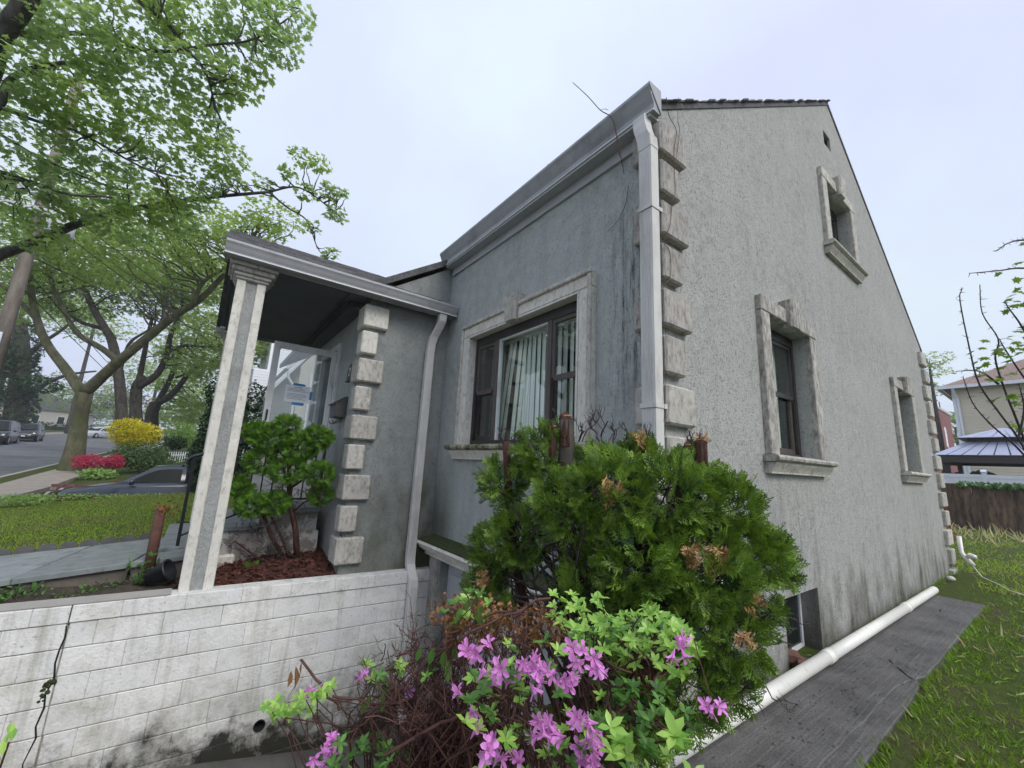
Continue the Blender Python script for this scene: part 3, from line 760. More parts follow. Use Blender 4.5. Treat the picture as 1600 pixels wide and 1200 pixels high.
part('frame', 'bronze', win, 'f', (a, a+.04, .05, .13, z0+.002, z1-.022), (b-.04, b, .05, .13, z0+.002, z1-.022), (a+.04, b-.04, .05, .13, z1-.12, z1-.022), (a+.04, b-.04, .05, .13, z0+.002, z0+.05))
part('mullion', 'bronze_light', win, 'f', (c, c+.06, .045, .128, z0+.05, z1-.12), bevel=.004)
part('mullion', 'bronze_light', win, 'f', (d-.06, d, .045, .128, z0+.05, z1-.12), bevel=.004)
for (p, q) in ((a+.04, c), (d, b-.04)):
    zm = z0+.60
    part('sash', 'bronze_light', win, 'f', (p, p+.04, .06, .085, zm, z1-.12), (q-.04, q, .06, .085, zm, z1-.12), (p+.04, q-.04, .06, .085, z1-.16, z1-.12), (p+.04, q-.04, .055, .085, zm-.03, zm+.02))
    part('sash', 'bronze', win, 'f', (p, p+.04, .088, .11, z0+.05, zm-.03), (q-.04, q, .088, .11, z0+.05, zm-.03), (p+.04, q-.04, .088, .11, z0+.05, z0+.10))
    part('pane', 'glass', win, 'f', (p+.04, q-.04, .070, .075, zm+.02, z1-.16))
    part('pane', 'glass', win, 'f', (p+.04, q-.04, .098, .103, z0+.10, zm-.03))
part('sash', 'white_frame', win, 'f', (c+.06, c+.075, .06, .10, z0+.05, z1-.12), (d-.075, d-.06, .06, .10, z0+.05, z1-.12), (c+.075, d-.075, .06, .10, z1-.135, z1-.12))
part('pane', 'glass', win, 'f', (c+.075, d-.075, .078, .083, z0+.05, z1-.135))
def slat(y, w, lean, z0=1.72, z1=2.86, x=.22, turn=.3):
    m = MB(); dx = w/2*math.sin(turn); dy = w/2*math.cos(turn)
    m.add([(x-dx, y-dy+lean, z0), (x+dx, y+dy+lean, z0), (x+dx, y+dy, z1), (x-dx, y-dy, z1)], [(0, 1, 2, 3)])
    m.build('blind_slat', 'blind', win)
for i in range(9): slat(1.19+i*.078, .088, 0, turn=.25)
for i, (y, l) in enumerate(((1.66, .06), (1.73, .09), (1.80, .11), (1.88, .13), (1.99, .20), (2.06, .22))): slat(y, .09, l*.8, turn=.2)
for y in (.84, .90, .96, 1.03, 1.10): slat(y, .07, 0, turn=.3)
for y, l in ((2.18, .03), (2.30, .02), (2.42, 0)): slat(y, .06, l, turn=.8)
part('blind_rail', 'blind', win, 'f', (.8, 2.5, .19, .25, 2.86, 2.90))

# room behind the glass
MB().box((3.5, .25, -.3), (3.55, 8.4, 4.3)).build('partition', 'interior', HO)

# garage door under the window
gd = link('garage_door', None, HO, (0, 1.85, -1.3))
m = MB(); m.box((.10, .78, -1.36), (.14, 2.92, .42)); m.build('door_leaf', 'soffit', gd)
for i in range(4):
    for j in range(3): part('door_panel', 'soffit', gd, 'f', (.86+i*.52, 1.28+i*.52, .082, .098, -1.2+j*.52, -.78+j*.52), bevel=.01)
for s_ in (.62, 2.93):
    m = MB(); m.box((-.05, s_, -1.36), (.0, s_+.16, .42))
    for k in range(4): m.box((-.066, s_+.012+k*.038, -1.36), (-.051, s_+.034+k*.038, .41))
    m.build('fluted_pilaster', 'cast_stone', gd)
part('handle', 'white_frame', gd, 'f', (2.50, 2.56, .06, .098, -.12, .16), bevel=.01)
profile('hood_cornice', 'cast_stone_clean', gd, 'f', .55, 3.2, [(.01, .42), (.01, .60), (-.22, .585), (-.225, .565), (-.19, .535), (-.165, .50), (-.12, .485), (-.11, .465), (-.085, .455), (-.08, .42)])
profile('moss_top', 'moss', gd, 'f', .56, 3.17, [(.0, .605), (.0, .645), (-.06, .625), (-.2, .600), (-.2, .590)])

# quoins: bevelled blocks on three corners
QM = {}
def quoin(par, lo, hi, mat, bev=.014):
    key = tuple(round(hi[i]-lo[i], 3) for i in range(3))+(mat,)
    c = [(lo[0]+hi[0])/2, (lo[1]+hi[1])/2, lo[2]]
    if key not in QM:
        m = MB(); m.box((-key[0]/2, -key[1]/2, 0), (key[0]/2, key[1]/2, key[2]))
        me = m.mesh('quoin', (0, 0, 0), bev); me.materials.append(MAT[mat]); QM[key] = me
    return link('quoin', QM[key], par, c)
for k in range(13):
    zt = 4.075-.3345*k; big = k % 2 == 0
    lx, ly = (.275, .20) if big else (.175, .11)
    quoin(HO, (-.062, -.062, zt-.262), (lx, ly, zt), 'quoin_red' if k < 6 else 'cast_stone')
    lx = .36 if big else .24
    quoin(HO, (8.9-lx, -.062, zt-.262), (8.962, ly, zt), 'cast_stone')
for k in range(9):
    zt = 3.285-.329*k; big = k % 2 == 0
    lx, ly = (.29, .22) if big else (.185, .12)
    quoin(HO, (-1.118, 3.162, zt-.27), (-1.118+lx, 3.23+ly, zt), 'cast_stone_clean' if k < 2 else 'cast_stone')

# eaves: gutter, soffit, frieze, downspouts
def gutter(name, par, axis, a, b, prof):
    m = MB(); m.prism(prof, axis, a, b); return m.build(name, 'gutter', par, fixn=True)
GP = [(-.045, 4.11), (-.045, 4.30), (-.075, 4.30), (-.075, 4.24), (-.155, 4.24), (-.160, 4.318), (-.185, 4.318), (-.187, 4.293), (-.172, 4.265), (-.150, 4.215), (-.128, 4.175), (-.128, 4.11)]
gt = gutter('gutter', HO, 1, -.05, 3.30, GP)
m = MB(); m.prism([(-.128, 4.112), (-.128, 4.124), (-.140, 4.122), (-.140, 4.112)], 1, -.05, 3.30); m.build('drip_lip', 'white_frame', gt, fixn=True)
m = MB(); m.prism([(-.045, 4.11), (-.188, 4.295), (-.187, 4.318), (-.045, 4.318)], 1, -.058, -.0505); m.build('end_cap', 'gutter', gt, fixn=True)
m = MB(); m.box((-.128, -.02, 4.088), (-.001, 3.2, 4.108)); m.box((-.025, .2, 3.99), (-.001, 3.2, 4.087)); m.build('soffit', 'soffit', HO)
def rtube(m, pts, w, d):
    v = []
    for x, y, z in pts: v += [(x-d/2, y-w/2, z), (x+d/2, y-w/2, z), (x+d/2, y+w/2, z), (x-d/2, y+w/2, z)]
    n = len(pts); f = [(i*4+a, i*4+(a+1) % 4, i*4+4+(a+1) % 4, i*4+4+a) for i in range(n-1) for a in range(4)]
    return m.add(v, f+[(0, 1, 2, 3), tuple(4*n-4+q for q in (3, 2, 1, 0))])
m = MB(); rtube(m, [(-.12, .06, 4.11), (-.125, .058, 4.06), (-.135, .045, 4.0), (-.14, .025, 3.93), (-.135, .008, 3.86), (-.13, .004, 3.80), (-.13, .004, .05)], .105, .085)
for k in range(5): m.box((-.176, -.040+k*.019, .06), (-.1725, -.030+k*.019, 3.75))
ds = m.build('downspout', 'downspout', HO, bevel=.006, fixn=True)
m = MB(); rtube(m, [(-.133, .012, 3.90), (-.130, .004, 3.79)], .112, .092); m.build('elbow_joint', 'downspout', ds, bevel=.004, fixn=True)

for z in (3.3, 1.9): MB().box((-.179, -.054, z), (-.04, -.0495, z+.03)).box((-.182, -.054, z), (-.1773, .062, z+.03)).build('strap', 'downspout', ds)
for y in (1.05, 2.2): MB().prism([(x-.004 if x < -.12 else x, z) for x, z in GP], 1, y, y+.025).build('gutter_seam', 'gutter', gt, fixn=True)

# vestibule
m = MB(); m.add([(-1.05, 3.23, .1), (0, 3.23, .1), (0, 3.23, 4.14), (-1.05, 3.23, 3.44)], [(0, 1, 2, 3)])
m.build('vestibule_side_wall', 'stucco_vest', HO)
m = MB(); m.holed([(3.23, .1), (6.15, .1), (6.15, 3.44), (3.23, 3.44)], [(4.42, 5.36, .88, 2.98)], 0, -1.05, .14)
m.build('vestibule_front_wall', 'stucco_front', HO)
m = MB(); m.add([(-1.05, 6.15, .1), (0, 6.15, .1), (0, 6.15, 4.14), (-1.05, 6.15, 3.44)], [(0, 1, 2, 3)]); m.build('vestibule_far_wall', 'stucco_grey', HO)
dt = link('entrance_door', None, HO, (-1.0, 4.9, .88))
part('door_leaf', 'white_frame', dt, 'f', (4.46, 5.32, -.96, -.92, .88, 2.94))
part('door_casing', 'white_frame', dt, 'f', (4.34, 4.42, -1.09, -1.03, .88, 3.06), (5.36, 5.44, -1.09, -1.03, .88, 3.06), (4.42, 5.36, -1.09, -1.03, 2.98, 3.06), bevel=.004)
# storm door standing open
x0, x1, yd, z0, z1 = -1.86, -1.095, 4.41, .92, 2.93
sdo = link('storm_door', None, HO, (x1, yd, z0))
part('stile', 'white_frame', sdo, 'g', (x0, x0+.075, yd-.018, yd+.018, z0, z1), bevel=.004)
part('stile', 'white_frame', sdo, 'g', (x1-.06, x1, yd-.018, yd+.018, z0, z1), bevel=.004)
part('rail', 'white_frame', sdo, 'g', (x0+.075, x1-.06, yd-.017, yd+.017, z1-.085, z1), bevel=.004)
part('rail', 'white_frame', sdo, 'g', (x0+.075, x1-.06, yd-.017, yd+.017, z0, z0+.55), bevel=.004)
part('pane', 'door_glass', sdo, 'g', (x0+.075, x1-.06, yd-.004, yd+.002, z0+.55, z1-.085))
m = MB(); m.tube([(x0+.035, yd-.02, 1.90), (x0+.035, yd-.06, 1.91), (x0+.035, yd-.06, 2.02), (x0+.035, yd-.02, 2.03)], .011, 8); m.build('door_handle', 'black_iron', sdo)
m = MB(); m.box((-1.13, 4.36, 2.45), (-1.09, 4.39, 2.75)); m.build('door_closer', 'white_frame', sdo)
# notice taped to the pane
no = thing('notice', (-1.50, 4.40, 2.2), 'white paper notice taped with blue tape to the open storm door', 'notice')
m = MB(); m.box((-1.655, 4.399, 2.165), (-1.365, 4.4015, 2.385)); m.build('sheet', 'paper', no)
m = MB(); m.box((-1.56, 4.3965, 2.362), (-1.46, 4.3985, 2.368)); 
for i in range(9):
    if i in (3,): continue
    z = 2.34-i*.017; m.box((-1.635, 4.3965, z), (-1.635+rng.uniform(.17, .25), 4.3985, z+.004))
m.build('printed_line', 'ink', no)
for b in (((-1.575, 4.4022, 2.372), (-1.43, 4.4035, 2.415)), ((-1.56, 4.4022, 2.13), (-1.42, 4.4035, 2.18)), ((-1.37, 4.4022, 2.22), (-1.335, 4.4035, 2.33))):
    MB().box(*b).build('tape', 'blue_tape', no)

# porch roof, beams, column
m = MB(); m.prism([(3.06, 3.505), (4.67, 4.345), (6.28, 3.505), (6.28, 3.43), (4.67, 4.27), (3.06, 3.43)], 0, -2.52, -.02)
pr = m.build('porch_roof', 'shingle', HO, fixn=True)
for i in range(11):
    y = 3.05+i*.145; z = 3.512+(y-3.06)*.522
    m = MB(); v = []
    for x in lin(-2.54, -.14, 26):
        j = rng.normal()*.004; v += [(x, y-.01+j, z), (x, y+.15, z+.082), (x, y-.01+j, z+.014), (x, y+.15, z+.088)]
    f = []
    for q in range(25): a = q*4; f += [(a, a+4, a+6, a+2), (a+2, a+6, a+7, a+3)]
    f += [(0, 2, 3, 1), (100, 101, 103, 102)]
    m.add(v, f).build('shingle_course', 'shingle', pr)
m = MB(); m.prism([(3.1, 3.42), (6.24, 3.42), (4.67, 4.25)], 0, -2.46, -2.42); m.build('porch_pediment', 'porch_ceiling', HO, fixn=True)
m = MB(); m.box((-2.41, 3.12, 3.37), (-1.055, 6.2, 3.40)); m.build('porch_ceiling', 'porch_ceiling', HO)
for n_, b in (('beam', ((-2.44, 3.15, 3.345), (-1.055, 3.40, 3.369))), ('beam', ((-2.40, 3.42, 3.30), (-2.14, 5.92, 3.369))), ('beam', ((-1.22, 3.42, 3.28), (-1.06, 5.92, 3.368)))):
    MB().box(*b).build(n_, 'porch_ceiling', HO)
m = MB(); m.box((-2.50, 3.05, 3.34), (-.02, 3.12, 3.425)); m.build('porch_fascia', 'gutter', HO)
GQ = [(3.045, 3.345), (3.045, 3.47), (3.015, 3.47), (3.015, 3.43), (2.965, 3.43), (2.962, 3.478), (2.940, 3.478), (2.938, 3.455), (2.952, 3.43), (2.966, 3.395), (2.98, 3.37), (2.98, 3.345)]
gt = gutter('gutter', HO, 0, -2.52, -.02, GQ)
m = MB(); m.prism([(2.98, 3.346), (2.98, 3.358), (2.966, 3.356), (2.966, 3.346)], 0, -2.52, -.02); m.build('drip_lip', 'white_frame', gt, fixn=True)
m = MB(); m.prism([(6.29, 3.345), (6.29, 3.47), (6.40, 3.47), (6.36, 3.345)], 0, -2.52, -1.2); m.build('gutter', 'gutter', HO, fixn=True)
m = MB(); rtube(m, [(-.20, 3.02, 3.345), (-.20, 3.03, 3.25), (-.215, 3.08, 3.16), (-.24, 3.14, 3.06), (-.255, 3.165, 2.96), (-.26, 3.17, 2.85), (-.275, 3.17, .40), (-.275, 3.16, .33), (-.285, 3.10, .27), (-.285, 3.025, .20), (-.285, 3.01, .12), (-.285, 3.01, -1.2)], .075, .10)
m.build('downspout', 'downspout', HO, bevel=.006, fixn=True)
for yc in (3.275, 6.05):
    cx = -2.255; pc = link('porch_column', None, HO, (cx, yc, .2)); h = .125
    MB().box((cx-h+.018, yc-h+.018, .2), (cx+h-.018, yc+h-.018, 3.2)).build('shaft', 'stucco_grey', pc)
    for sx in (-1, 1):
        for sy in (-1, 1):
            xa, xb = sorted((cx+sx*h, cx+sx*(h-.078))); ya, yb = sorted((yc+sy*h, yc+sy*(h-.078)))
            MB().box((xa, ya, .2), (xb, yb, 3.18)).build('corner_strip', 'cast_stone_clean', pc, bevel=.006)
    m = MB()
    for e, za, zb in ((.02, 3.18, 3.21), (.035, 3.211, 3.25), (.06, 3.251, 3.30), (.085, 3.301, 3.342)): m.box((cx-h-e, yc-h-e, za), (cx+h+e, yc+h+e, zb))
    m.build('capital', 'cast_stone', pc, bevel=.01)

# porch steps and floor
st = link('porch_steps', None, HO, (-2, 4.8, .4))
for xa, xb, z in ((-2.56, -2.12, .52), (-2.14, -1.74, .70), (-1.76, -1.13, .88)):
    MB().box((xa-.03, 3.98, z-.05), (xb, 5.7, z)).build('bluestone_tread', 'bluestone', st, bevel=.006)
    MB().box((xa, 4.02, -.1), (xb-.02, 5.66, z-.052)).build('riser_block', 'step_wall', st)
MB().box((-1.98, 3.955, .1), (-1.13, 4.015, .62)).build('cheek_wall', 'step_wall', st)
m = MB(); m.box((-2.14, 3.92, .2), (-1.94, 3.99, .42))
sc = m.build('carved_block', 'cast_stone_clean', st, bevel=.02)
for k, (cx, r) in enumerate(((-2.08, .045), (-1.99, .04))):
    a = np.linspace(0, 4*math.pi, 26); rr = r*(1-a/(4.6*math.pi))
    MB().tube(np.stack([cx+rr*np.cos(a), np.full(26, 3.917), .31+rr*np.sin(a)], 1), .006, 5).build('scroll', 'cast_stone', sc)
rl = link('stair_railing', None, HO, (-2.2, 4.05, .5))
top = [(-2.50, 4.05, 1.34), (-2.495, 4.05, 1.39), (-2.46, 4.05, 1.425), (-2.3, 4.05, 1.49), (-1.95, 4.05, 1.625), (-1.62, 4.05, 1.75), (-1.13, 4.05, 1.76)]
MB().tube(top, .02, 8).build('handrail', 'black_iron', rl)
MB().tube([(-2.44, 4.05, .62), (-1.62, 4.05, .98), (-1.13, 4.05, .98)], .012, 6).build('bottom_rail', 'black_iron', rl)
for x in [-2.45, -1.16]: MB().box((x-.015, 4.035, .50 if x < -2 else .88), (x+.015, 4.065, 1.44 if x < -2 else 1.75)).build('post', 'black_iron', rl)
for i in range(11):
    x = -2.33+i*.108; zb = .62+.439*(x+2.44) if x < -1.62 else .98; zt = 1.43+.386*(x+2.45) if x < -1.62 else 1.75
    MB().box((x-.007, 4.043, zb), (x+.007, 4.057, zt)).build('baluster', 'black_iron', rl)

# mailbox and number plaque on the vestibule front
mb = thing('mailbox', (-1.18, 3.9, 1.95), 'dark metal wall mailbox with sloping lid beside the storm door', 'mailbox')
m = MB(); m.prism([(-1.052, 1.97), (-1.052, 2.21), (-1.08, 2.215), (-1.185, 2.14), (-1.175, 1.97)], 1, 3.70, 3.98); m.build('box', 'mailbox_metal', mb, bevel=.006, fixn=True)
m = MB(); m.prism([(-1.052, 2.218), (-1.052, 2.228), (-1.082, 2.228), (-1.202, 2.142), (-1.202, 2.125), (-1.192, 2.125), (-1.192, 2.138), (-1.08, 2.218)], 1, 3.69, 3.99); m.build('lid', 'mailbox_metal', mb, fixn=True)
for y in (3.76, 3.92): MB().tube([(-1.08, y, 1.97), (-1.13, y, 1.90), (-1.17, y, 1.90), (-1.185, y, 1.93)], .006, 5).build('hook', 'black_iron', mb)
pq = thing('house_number_plaque', (-1.06, 3.66, 2.45), 'small dark arched number plaque on the wall above the mailbox', 'plaque')
m = MB(); y0, y1, z0 = 3.53, 3.79, 2.44
poly = [(y0, z0), (y1, z0), (y1, z0+.10)]+[((y0+y1)/2+.13*math.cos(q), z0+.10+.10*math.sin(q)) for q in lin(.2, math.pi-.2, 9)]+[(y0, z0+.10)]
m.prism(poly, 0, -1.075, -1.051); m.build('plate', 'plaque', pq, fixn=True)
MB().box((-1.086, y0-.01, z0-.02), (-1.051, y1+.01, z0-.001)).build('ledge', 'plaque', pq)
a = np.array([(.0, .10), (.02, .125), (.05, .125), (.06, .10), (.03, .06), (0, .02), (.06, .02)])
MB().tube(np.stack([np.full(7, -1.078), 3.70-a[:, 0], z0+.035+a[:, 1]*.9], 1), .008, 5).build('numeral', 'numeral', pq)

# ------------------------------------------------------------------ retaining wall of painted blocks
RW = thing('retaining_wall', (-2.9, 3.1, -1.2), 'weathered white painted block retaining wall along the sunken driveway', 'wall')
YF = 3.08
def wz(x, z): return z-.014*(x+1.8)
BM = {}
def block(lo, hi, hole=None):
    if hole is None:
        key = (round(hi[0]-lo[0], 3), round(hi[2]-lo[2], 3), round(hi[1]-lo[1], 3))
        if key not in BM:
            a, c, d = key
            bm_ = bmesh.new()
            m = MB(); m.box((-a/2, 0, 0), (a/2, d, c)); me = m.mesh('block', (0, 0, 0), .004, seg=1)
            me.materials.append(MAT['paintblock']); BM[key] = me
        xc = (lo[0]+hi[0])/2
        o = link('block', BM[key], RW, (xc, lo[1]+rng.uniform(-.0015, .0015), wz(xc, lo[2])))
        o.rotation_euler = (rng.normal()*.004, .014+rng.normal()*.002, rng.normal()*.004); return o
    cx, cz, r = hole; n = 20
    out = [(lo[0], lo[2]), (hi[0], lo[2]), (hi[0], hi[2]), (lo[0], hi[2])]
    ring = [(cx+r*math.cos(q*2*math.pi/n), cz+r*math.sin(q*2*math.pi/n)) for q in range(n)]
    flat = out+ring
    tr = tessellate_polygon([[Vector((a, b, 0)) for a, b in out], [Vector((a, b, 0)) for a, b in ring]])
    m = MB(); m.add([(a, lo[1], wz(a, b)) for a, b in flat], tr)
    m.add([(a, lo[1], wz(a, b)) for a, b in out]+[(a, hi[1], wz(a, b)) for a, b in out], [(i, (i+1) % 4, 4+(i+1) % 4, 4+i) for i in range(4)])
    m.add([(a, lo[1], wz(a, b)) for a, b in ring]+[(a, hi[1], wz(a, b)) for a, b in ring], [(i, (i+1) % n, n+(i+1) % n, n+i) for i in range(n)])
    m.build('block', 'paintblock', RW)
zt = [.29, .165, -.01, -.198, -.386, -.574, -.762, -.950, -1.138, -1.32]
CR = -3.0                                                # the crack
for c in range(9):
    z1, z0 = zt[c]-.003, zt[c+1]+.003
    off = (0 if c % 2 else .2)+rng.uniform(-.015, .015)
    e = [-.01]
    x = -.42+off if c else -.30
    while x > CR+.12: e.append(x); x -= .402 if c else .402
    e.append(CR)
    x = CR-(.33 if c % 2 else .2)
    while x > -5.8: e.append(x); x -= .402
    e.append(-5.8)
    for i in range(len(e)-1):
        hi, lo = e[i], e[i+1]
        gl = .0006 if lo != CR else rng.uniform(.003, .008); gh = .0006 if hi != CR else rng.uniform(.003, .007)
        yf = YF-(.012 if c == 0 else 0)-(.006 if hi <= CR+.001 else 0)
        h = None
        if c == 6 and lo < -1.61 < hi: h = (-1.61, -.885, .042)
        block((lo+gl/1.0, yf, z0), (hi-gh/2, YF+.17, z1), h)
m = MB(); m.box((-5.8, YF+.012, -1.5), (-.012, YF+.16, .15)); 
m2 = MB()
v = [(-5.8, YF+.010, wz(-5.8, .15)), (-.012, YF+.010, wz(0, .15)), (-.012, YF+.010, -1.6), (-5.8, YF+.010, -1.6)]
m2.add(v, [(0, 1, 2, 3)]); 
# jagged dark split and mossy gap
m = MB(); P = [(-3.0, .28), (-3.006, .16), (-2.998, .07), (-3.012, -.01), (-3.018, -.10), (-3.004, -.2), (-3.03, -.30), (-3.02, -.386), (-3.04, -.5), (-3.025, -.574), (-3.06, -.72), (-3.05, -.8), (-3.08, -1.0)]
v = []; 
for k, (x, z) in enumerate(P):
    w = .0028+.0035*rng.random(); v += [(x-w, YF-.0085, wz(x, z)), (x+w, YF-.0085, wz(x, z))]
m.add(v, [(2*i, 2*i+1, 2*i+3, 2*i+2) for i in range(len(P)-1)])
m.build('crack', 'dark', RW)
m = MB()
for k in range(26):
    t = rng.random(); c = np.array([-3.01-.05*t+rng.normal()*.012, YF-.004, -.19-.15*t]); 
    r = rng.uniform(.008, .02)*(1.1-t*.5)
    m.lathe([(0, -r*.5), (r*.8, -r*.3), (r, 0), (r*.7, r*.35), (0, r*.5)], c, 1, 7)
m.build('moss_patch', 'moss', RW, smooth=True)
m = MB(); m.add([(-5.8, YF+.02, -1.6), (-.012, YF+.02, -1.6), (-.012, YF+.02, wz(0, .16)), (-5.8, YF+.02, wz(-5.8, .16))], [(0, 1, 2, 3)])
# mortar core behind the blocks, left open round the drain
MB().holed([(-5.8, -1.6), (-.012, -1.6), (-.012, .13), (-5.8, .19)], [(-1.68, -1.54, -.97, -.81)], 1, YF+.008, .3).build('mortar', 'mortar', RW)
n = 20; m = MB(); m.lathe([(.047, -.012), (.040, -.012), (.040, .16), (.0, .16)], (-1.61, YF, -.888), 1, n); 
m.lathe([(.047, -.012), (.047, .02)], (-1.61, YF, -.888), 1, n); m.build('drain_pipe', 'dark', RW, smooth=True)
# grey cement topping on the left end
m = MB(); v = []
for x in lin(-5.8, -2.42, 30):
    a = YF-.004+.03*max(0, math.sin(x*5))*.4; v += [(x, a, wz(x, .292)), (x, YF+.175, wz(x, .292)), (x, a, wz(x, .300)), (x, YF+.17, wz(x, .302))]
f = []
for i in range(29): q = i*4; f += [(q, q+4, q+6, q+2), (q+2, q+6, q+7, q+3)]
m.add(v, f+[(0, 1, 3, 2), (116, 117, 119, 118)]).build('cement_cap', 'curbstone', RW)

# opposite, hidden side of the driveway: low block kerb so the cut has an edge
m = MB(); m.box((-5.8, .55, -1.6), (-.05, .72, -.05)); tag(m.build('driveway_kerb_wall', 'mortar'), 'rough grey block wall holding the planting bank behind the azalea', 'wall')

# rusty pipe post, black nursery pot with seedling, dead flower head
po = thing('rusty_post', (-2.60, 3.63, .27), 'rusty iron pipe post at the walk edge left of the column', 'post')
MB().lathe([(0, .27), (.042, .27), (.042, .93), (.037, .935), (.037, .90), (0, .90)], (-2.62, 3.60, 0), 2, 14).build('pipe', 'rust', po, smooth=True)
m = MB(); nn = 60; pp = np.array([-2.60, 3.60, .93])+rng.normal(size=(nn, 3))*[.045, .045, .035]
m.addarr(*instances(*RHOMB, pp, frames(rvec(nn), rvec(nn)), rng.uniform(.02, .05, nn))); m.build('dry_tuft', 'dead', po)
pt = thing('nursery_pot', (-2.52, 3.48, .26), 'black plastic nursery pot tipped over in the soil beside the column', 'pot')
m = MB(); m.lathe([(0, 0), (.065, 0), (.09, .15), (.098, .15), (.098, .165), (.085, .165), (.06, .02), (0, .02)], (0, 0, 0), 2, 18)
V = m.v[0]; A = Matrix.Rotation(R(62), 3, 'Y') @ Matrix.Rotation(R(20), 3, 'X'); m.v[0] = V@np.array(A).T+np.array([-2.60, 3.46, .36])
m.build('pot', 'black_plastic', pt, smooth=True)
def weed(name, base, hgt, n, size, mat, label, group=None, proto=OVAL, spread=.1, cat='plant'):
    t = thing(name, base, label, cat, group); base = np.array(base)
    m = MB(); P = []; Y = []
    for i in range(max(3, n//6)):
        tip = base+np.array([rng.normal()*spread, rng.normal()*spread, hgt*rng.uniform(.5, 1)])
        c = curve(base+rng.normal(size=3)*[.02, .02, 0], tip, .1, 5); m.tube(c, [.004, .0035, .003, .002, .0015], 4)
        for k in range(6):
            q = c[rng.integers(1, 5)]; P.append(q); Y.append(rvec(1)[0]+np.array([0, 0, .35]))
    m.build('stem', 'twig_grey', t); P = np.array(P); Y = np.array(Y)
    MB().addarr(*instances(*proto, P, frames(Y, rvec(len(P))*.5+[0, 0, 1]), size*rng.uniform(.6, 1.2, len(P)))).build('leaves', mat, t); return t
weed('seedling', (-2.66, 3.50, .26), .30, 60, .06, 'azalea_dark', 'young leafy seedling growing round the black pot by the rusty post', spread=.07)
weed('ground_weed', (-3.42, 3.45, .28), .12, 170, .045, 'azalea_dark', 'low leafy weed patch in the soil at the left wall end', spread=.14)
for k, (x, y) in enumerate(((-2.95, 3.5), (-3.1, 3.36), (-2.8, 3.62))):
    weed('ground_weed', (x, y, .28), .07, 42, .03, 'azalea_dark', ('small weed in the middle of the soil strip', 'small weed close behind the white wall', 'small weed against the walk edge by the rusty post')[k], 'weeds in the soil strip', spread=.07)

# ------------------------------------------------------------------ drain pipe on the side walk
PP = thing('drain_pipe_run', (3, -.17, .03), 'long white plastic drain pipe lying along the gable wall', 'pipe')
A0, A1 = np.array([-.75, -.13, .079]), np.array([6.22, -.175, .079])
d = (A1-A0)/np.linalg.norm(A1-A0)
m = MB(); m.tube([A0+d*t for t in (0, 2.79)], .047, 20); m.build('pipe_length', 'white_pvc', PP, smooth=False)
for t0, t1 in ((0, 2.80), (2.80, 5.35), (5.35, 6.97)):
    pass
m = MB(); m.tube([A0+d*t for t in (2.80, 5.34)], .047, 20); m.build('pipe_length', 'white_pvc', PP)
m = MB(); m.tube([A0+d*t for t in (5.345, 6.85)], .047, 20, cap=False); m.tube([A0+d*t for t in (6.85, 6.849)], .041, 20); m.build('pipe_length', 'white_pvc', PP)
for t in (2.70, 5.25):
    m = MB(); m.tube([A0+d*q for q in (t, t+.005, t+.12, t+.125)], [.048, .053, .053, .048], 20); m.build('coupling', 'white_pvc', PP)
    m = MB(); m.tube([A0+d*q for q in (t+.126, t+.131)], .0485, 20); m.build('joint_ring', 'dark', PP)
for o in list(PP.children):
    for p in o.data.polygons: p.use_smooth = len(p.vertices) == 4

# bricks in the basement recess
for k, (x, y, a, z, l) in enumerate(((1.74, -.02, .5, -.02, 'brown brick lying against the basement window frame'), (1.70, -.12, .35, -.02, 'brown brick lying nearest the drain pipe below the basement window'))):
    m = MB(); m.box((-.10, -.05, 0), (.10, .05, .06)); o = m.build('loose_brick', 'brick', bevel=.005, origin=(0, 0, 0)); o.location = (x+.06, y+.06, z+.045 if k == 0 else z+.03); o.rotation_euler = (.05, .08, a); tag(o, l, 'brick')
weed('recess_weed', (1.98, .03, .0), .06, 60, .03, 'azalea_dark', 'small weeds growing in the basement window recess', spread=.1)
# rear downspout shoe and cord
ds = thing('downspout_shoe', (9.0, -.15, .1), 'white plastic downspout elbow at the rear corner of the gable wall', 'pipe')
MB().tube([(9.02, -.13, .62), (9.02, -.13, .34), (8.98, -.18, .26), (8.88, -.27, .16)], [.034, .034, .038, .036], 10).build('elbow', 'white_pvc', ds, smooth=True)
MB().tube([(8.95, -.21, .28), (8.90, -.25, .32), (8.80, -.31, .31)], [.034, .042, .042], 8).build('flap', 'white_pvc', ds, smooth=True)
m = MB(); m.tube([(8.6, -.3, .18), (8.3, -.42, .06), (8.0, -.62, .03), (7.7, -.72, .02), (7.3, -1.0, .02)], .007, 6); tag(m.build('cord', 'white_pvc', smooth=True), 'pale cord trailing over the bare soil near the rear corner', 'cord')
m = MB(); m.lathe([(0, 0), (.05, .01), (.06, .03), (.04, .06), (0, .07)], (7.75, -.12, .0), 2, 9); tag(m.build('pale_stone', 'cast_stone_clean', smooth=True), 'small pale stone on the soil by the pipe end', 'stone')

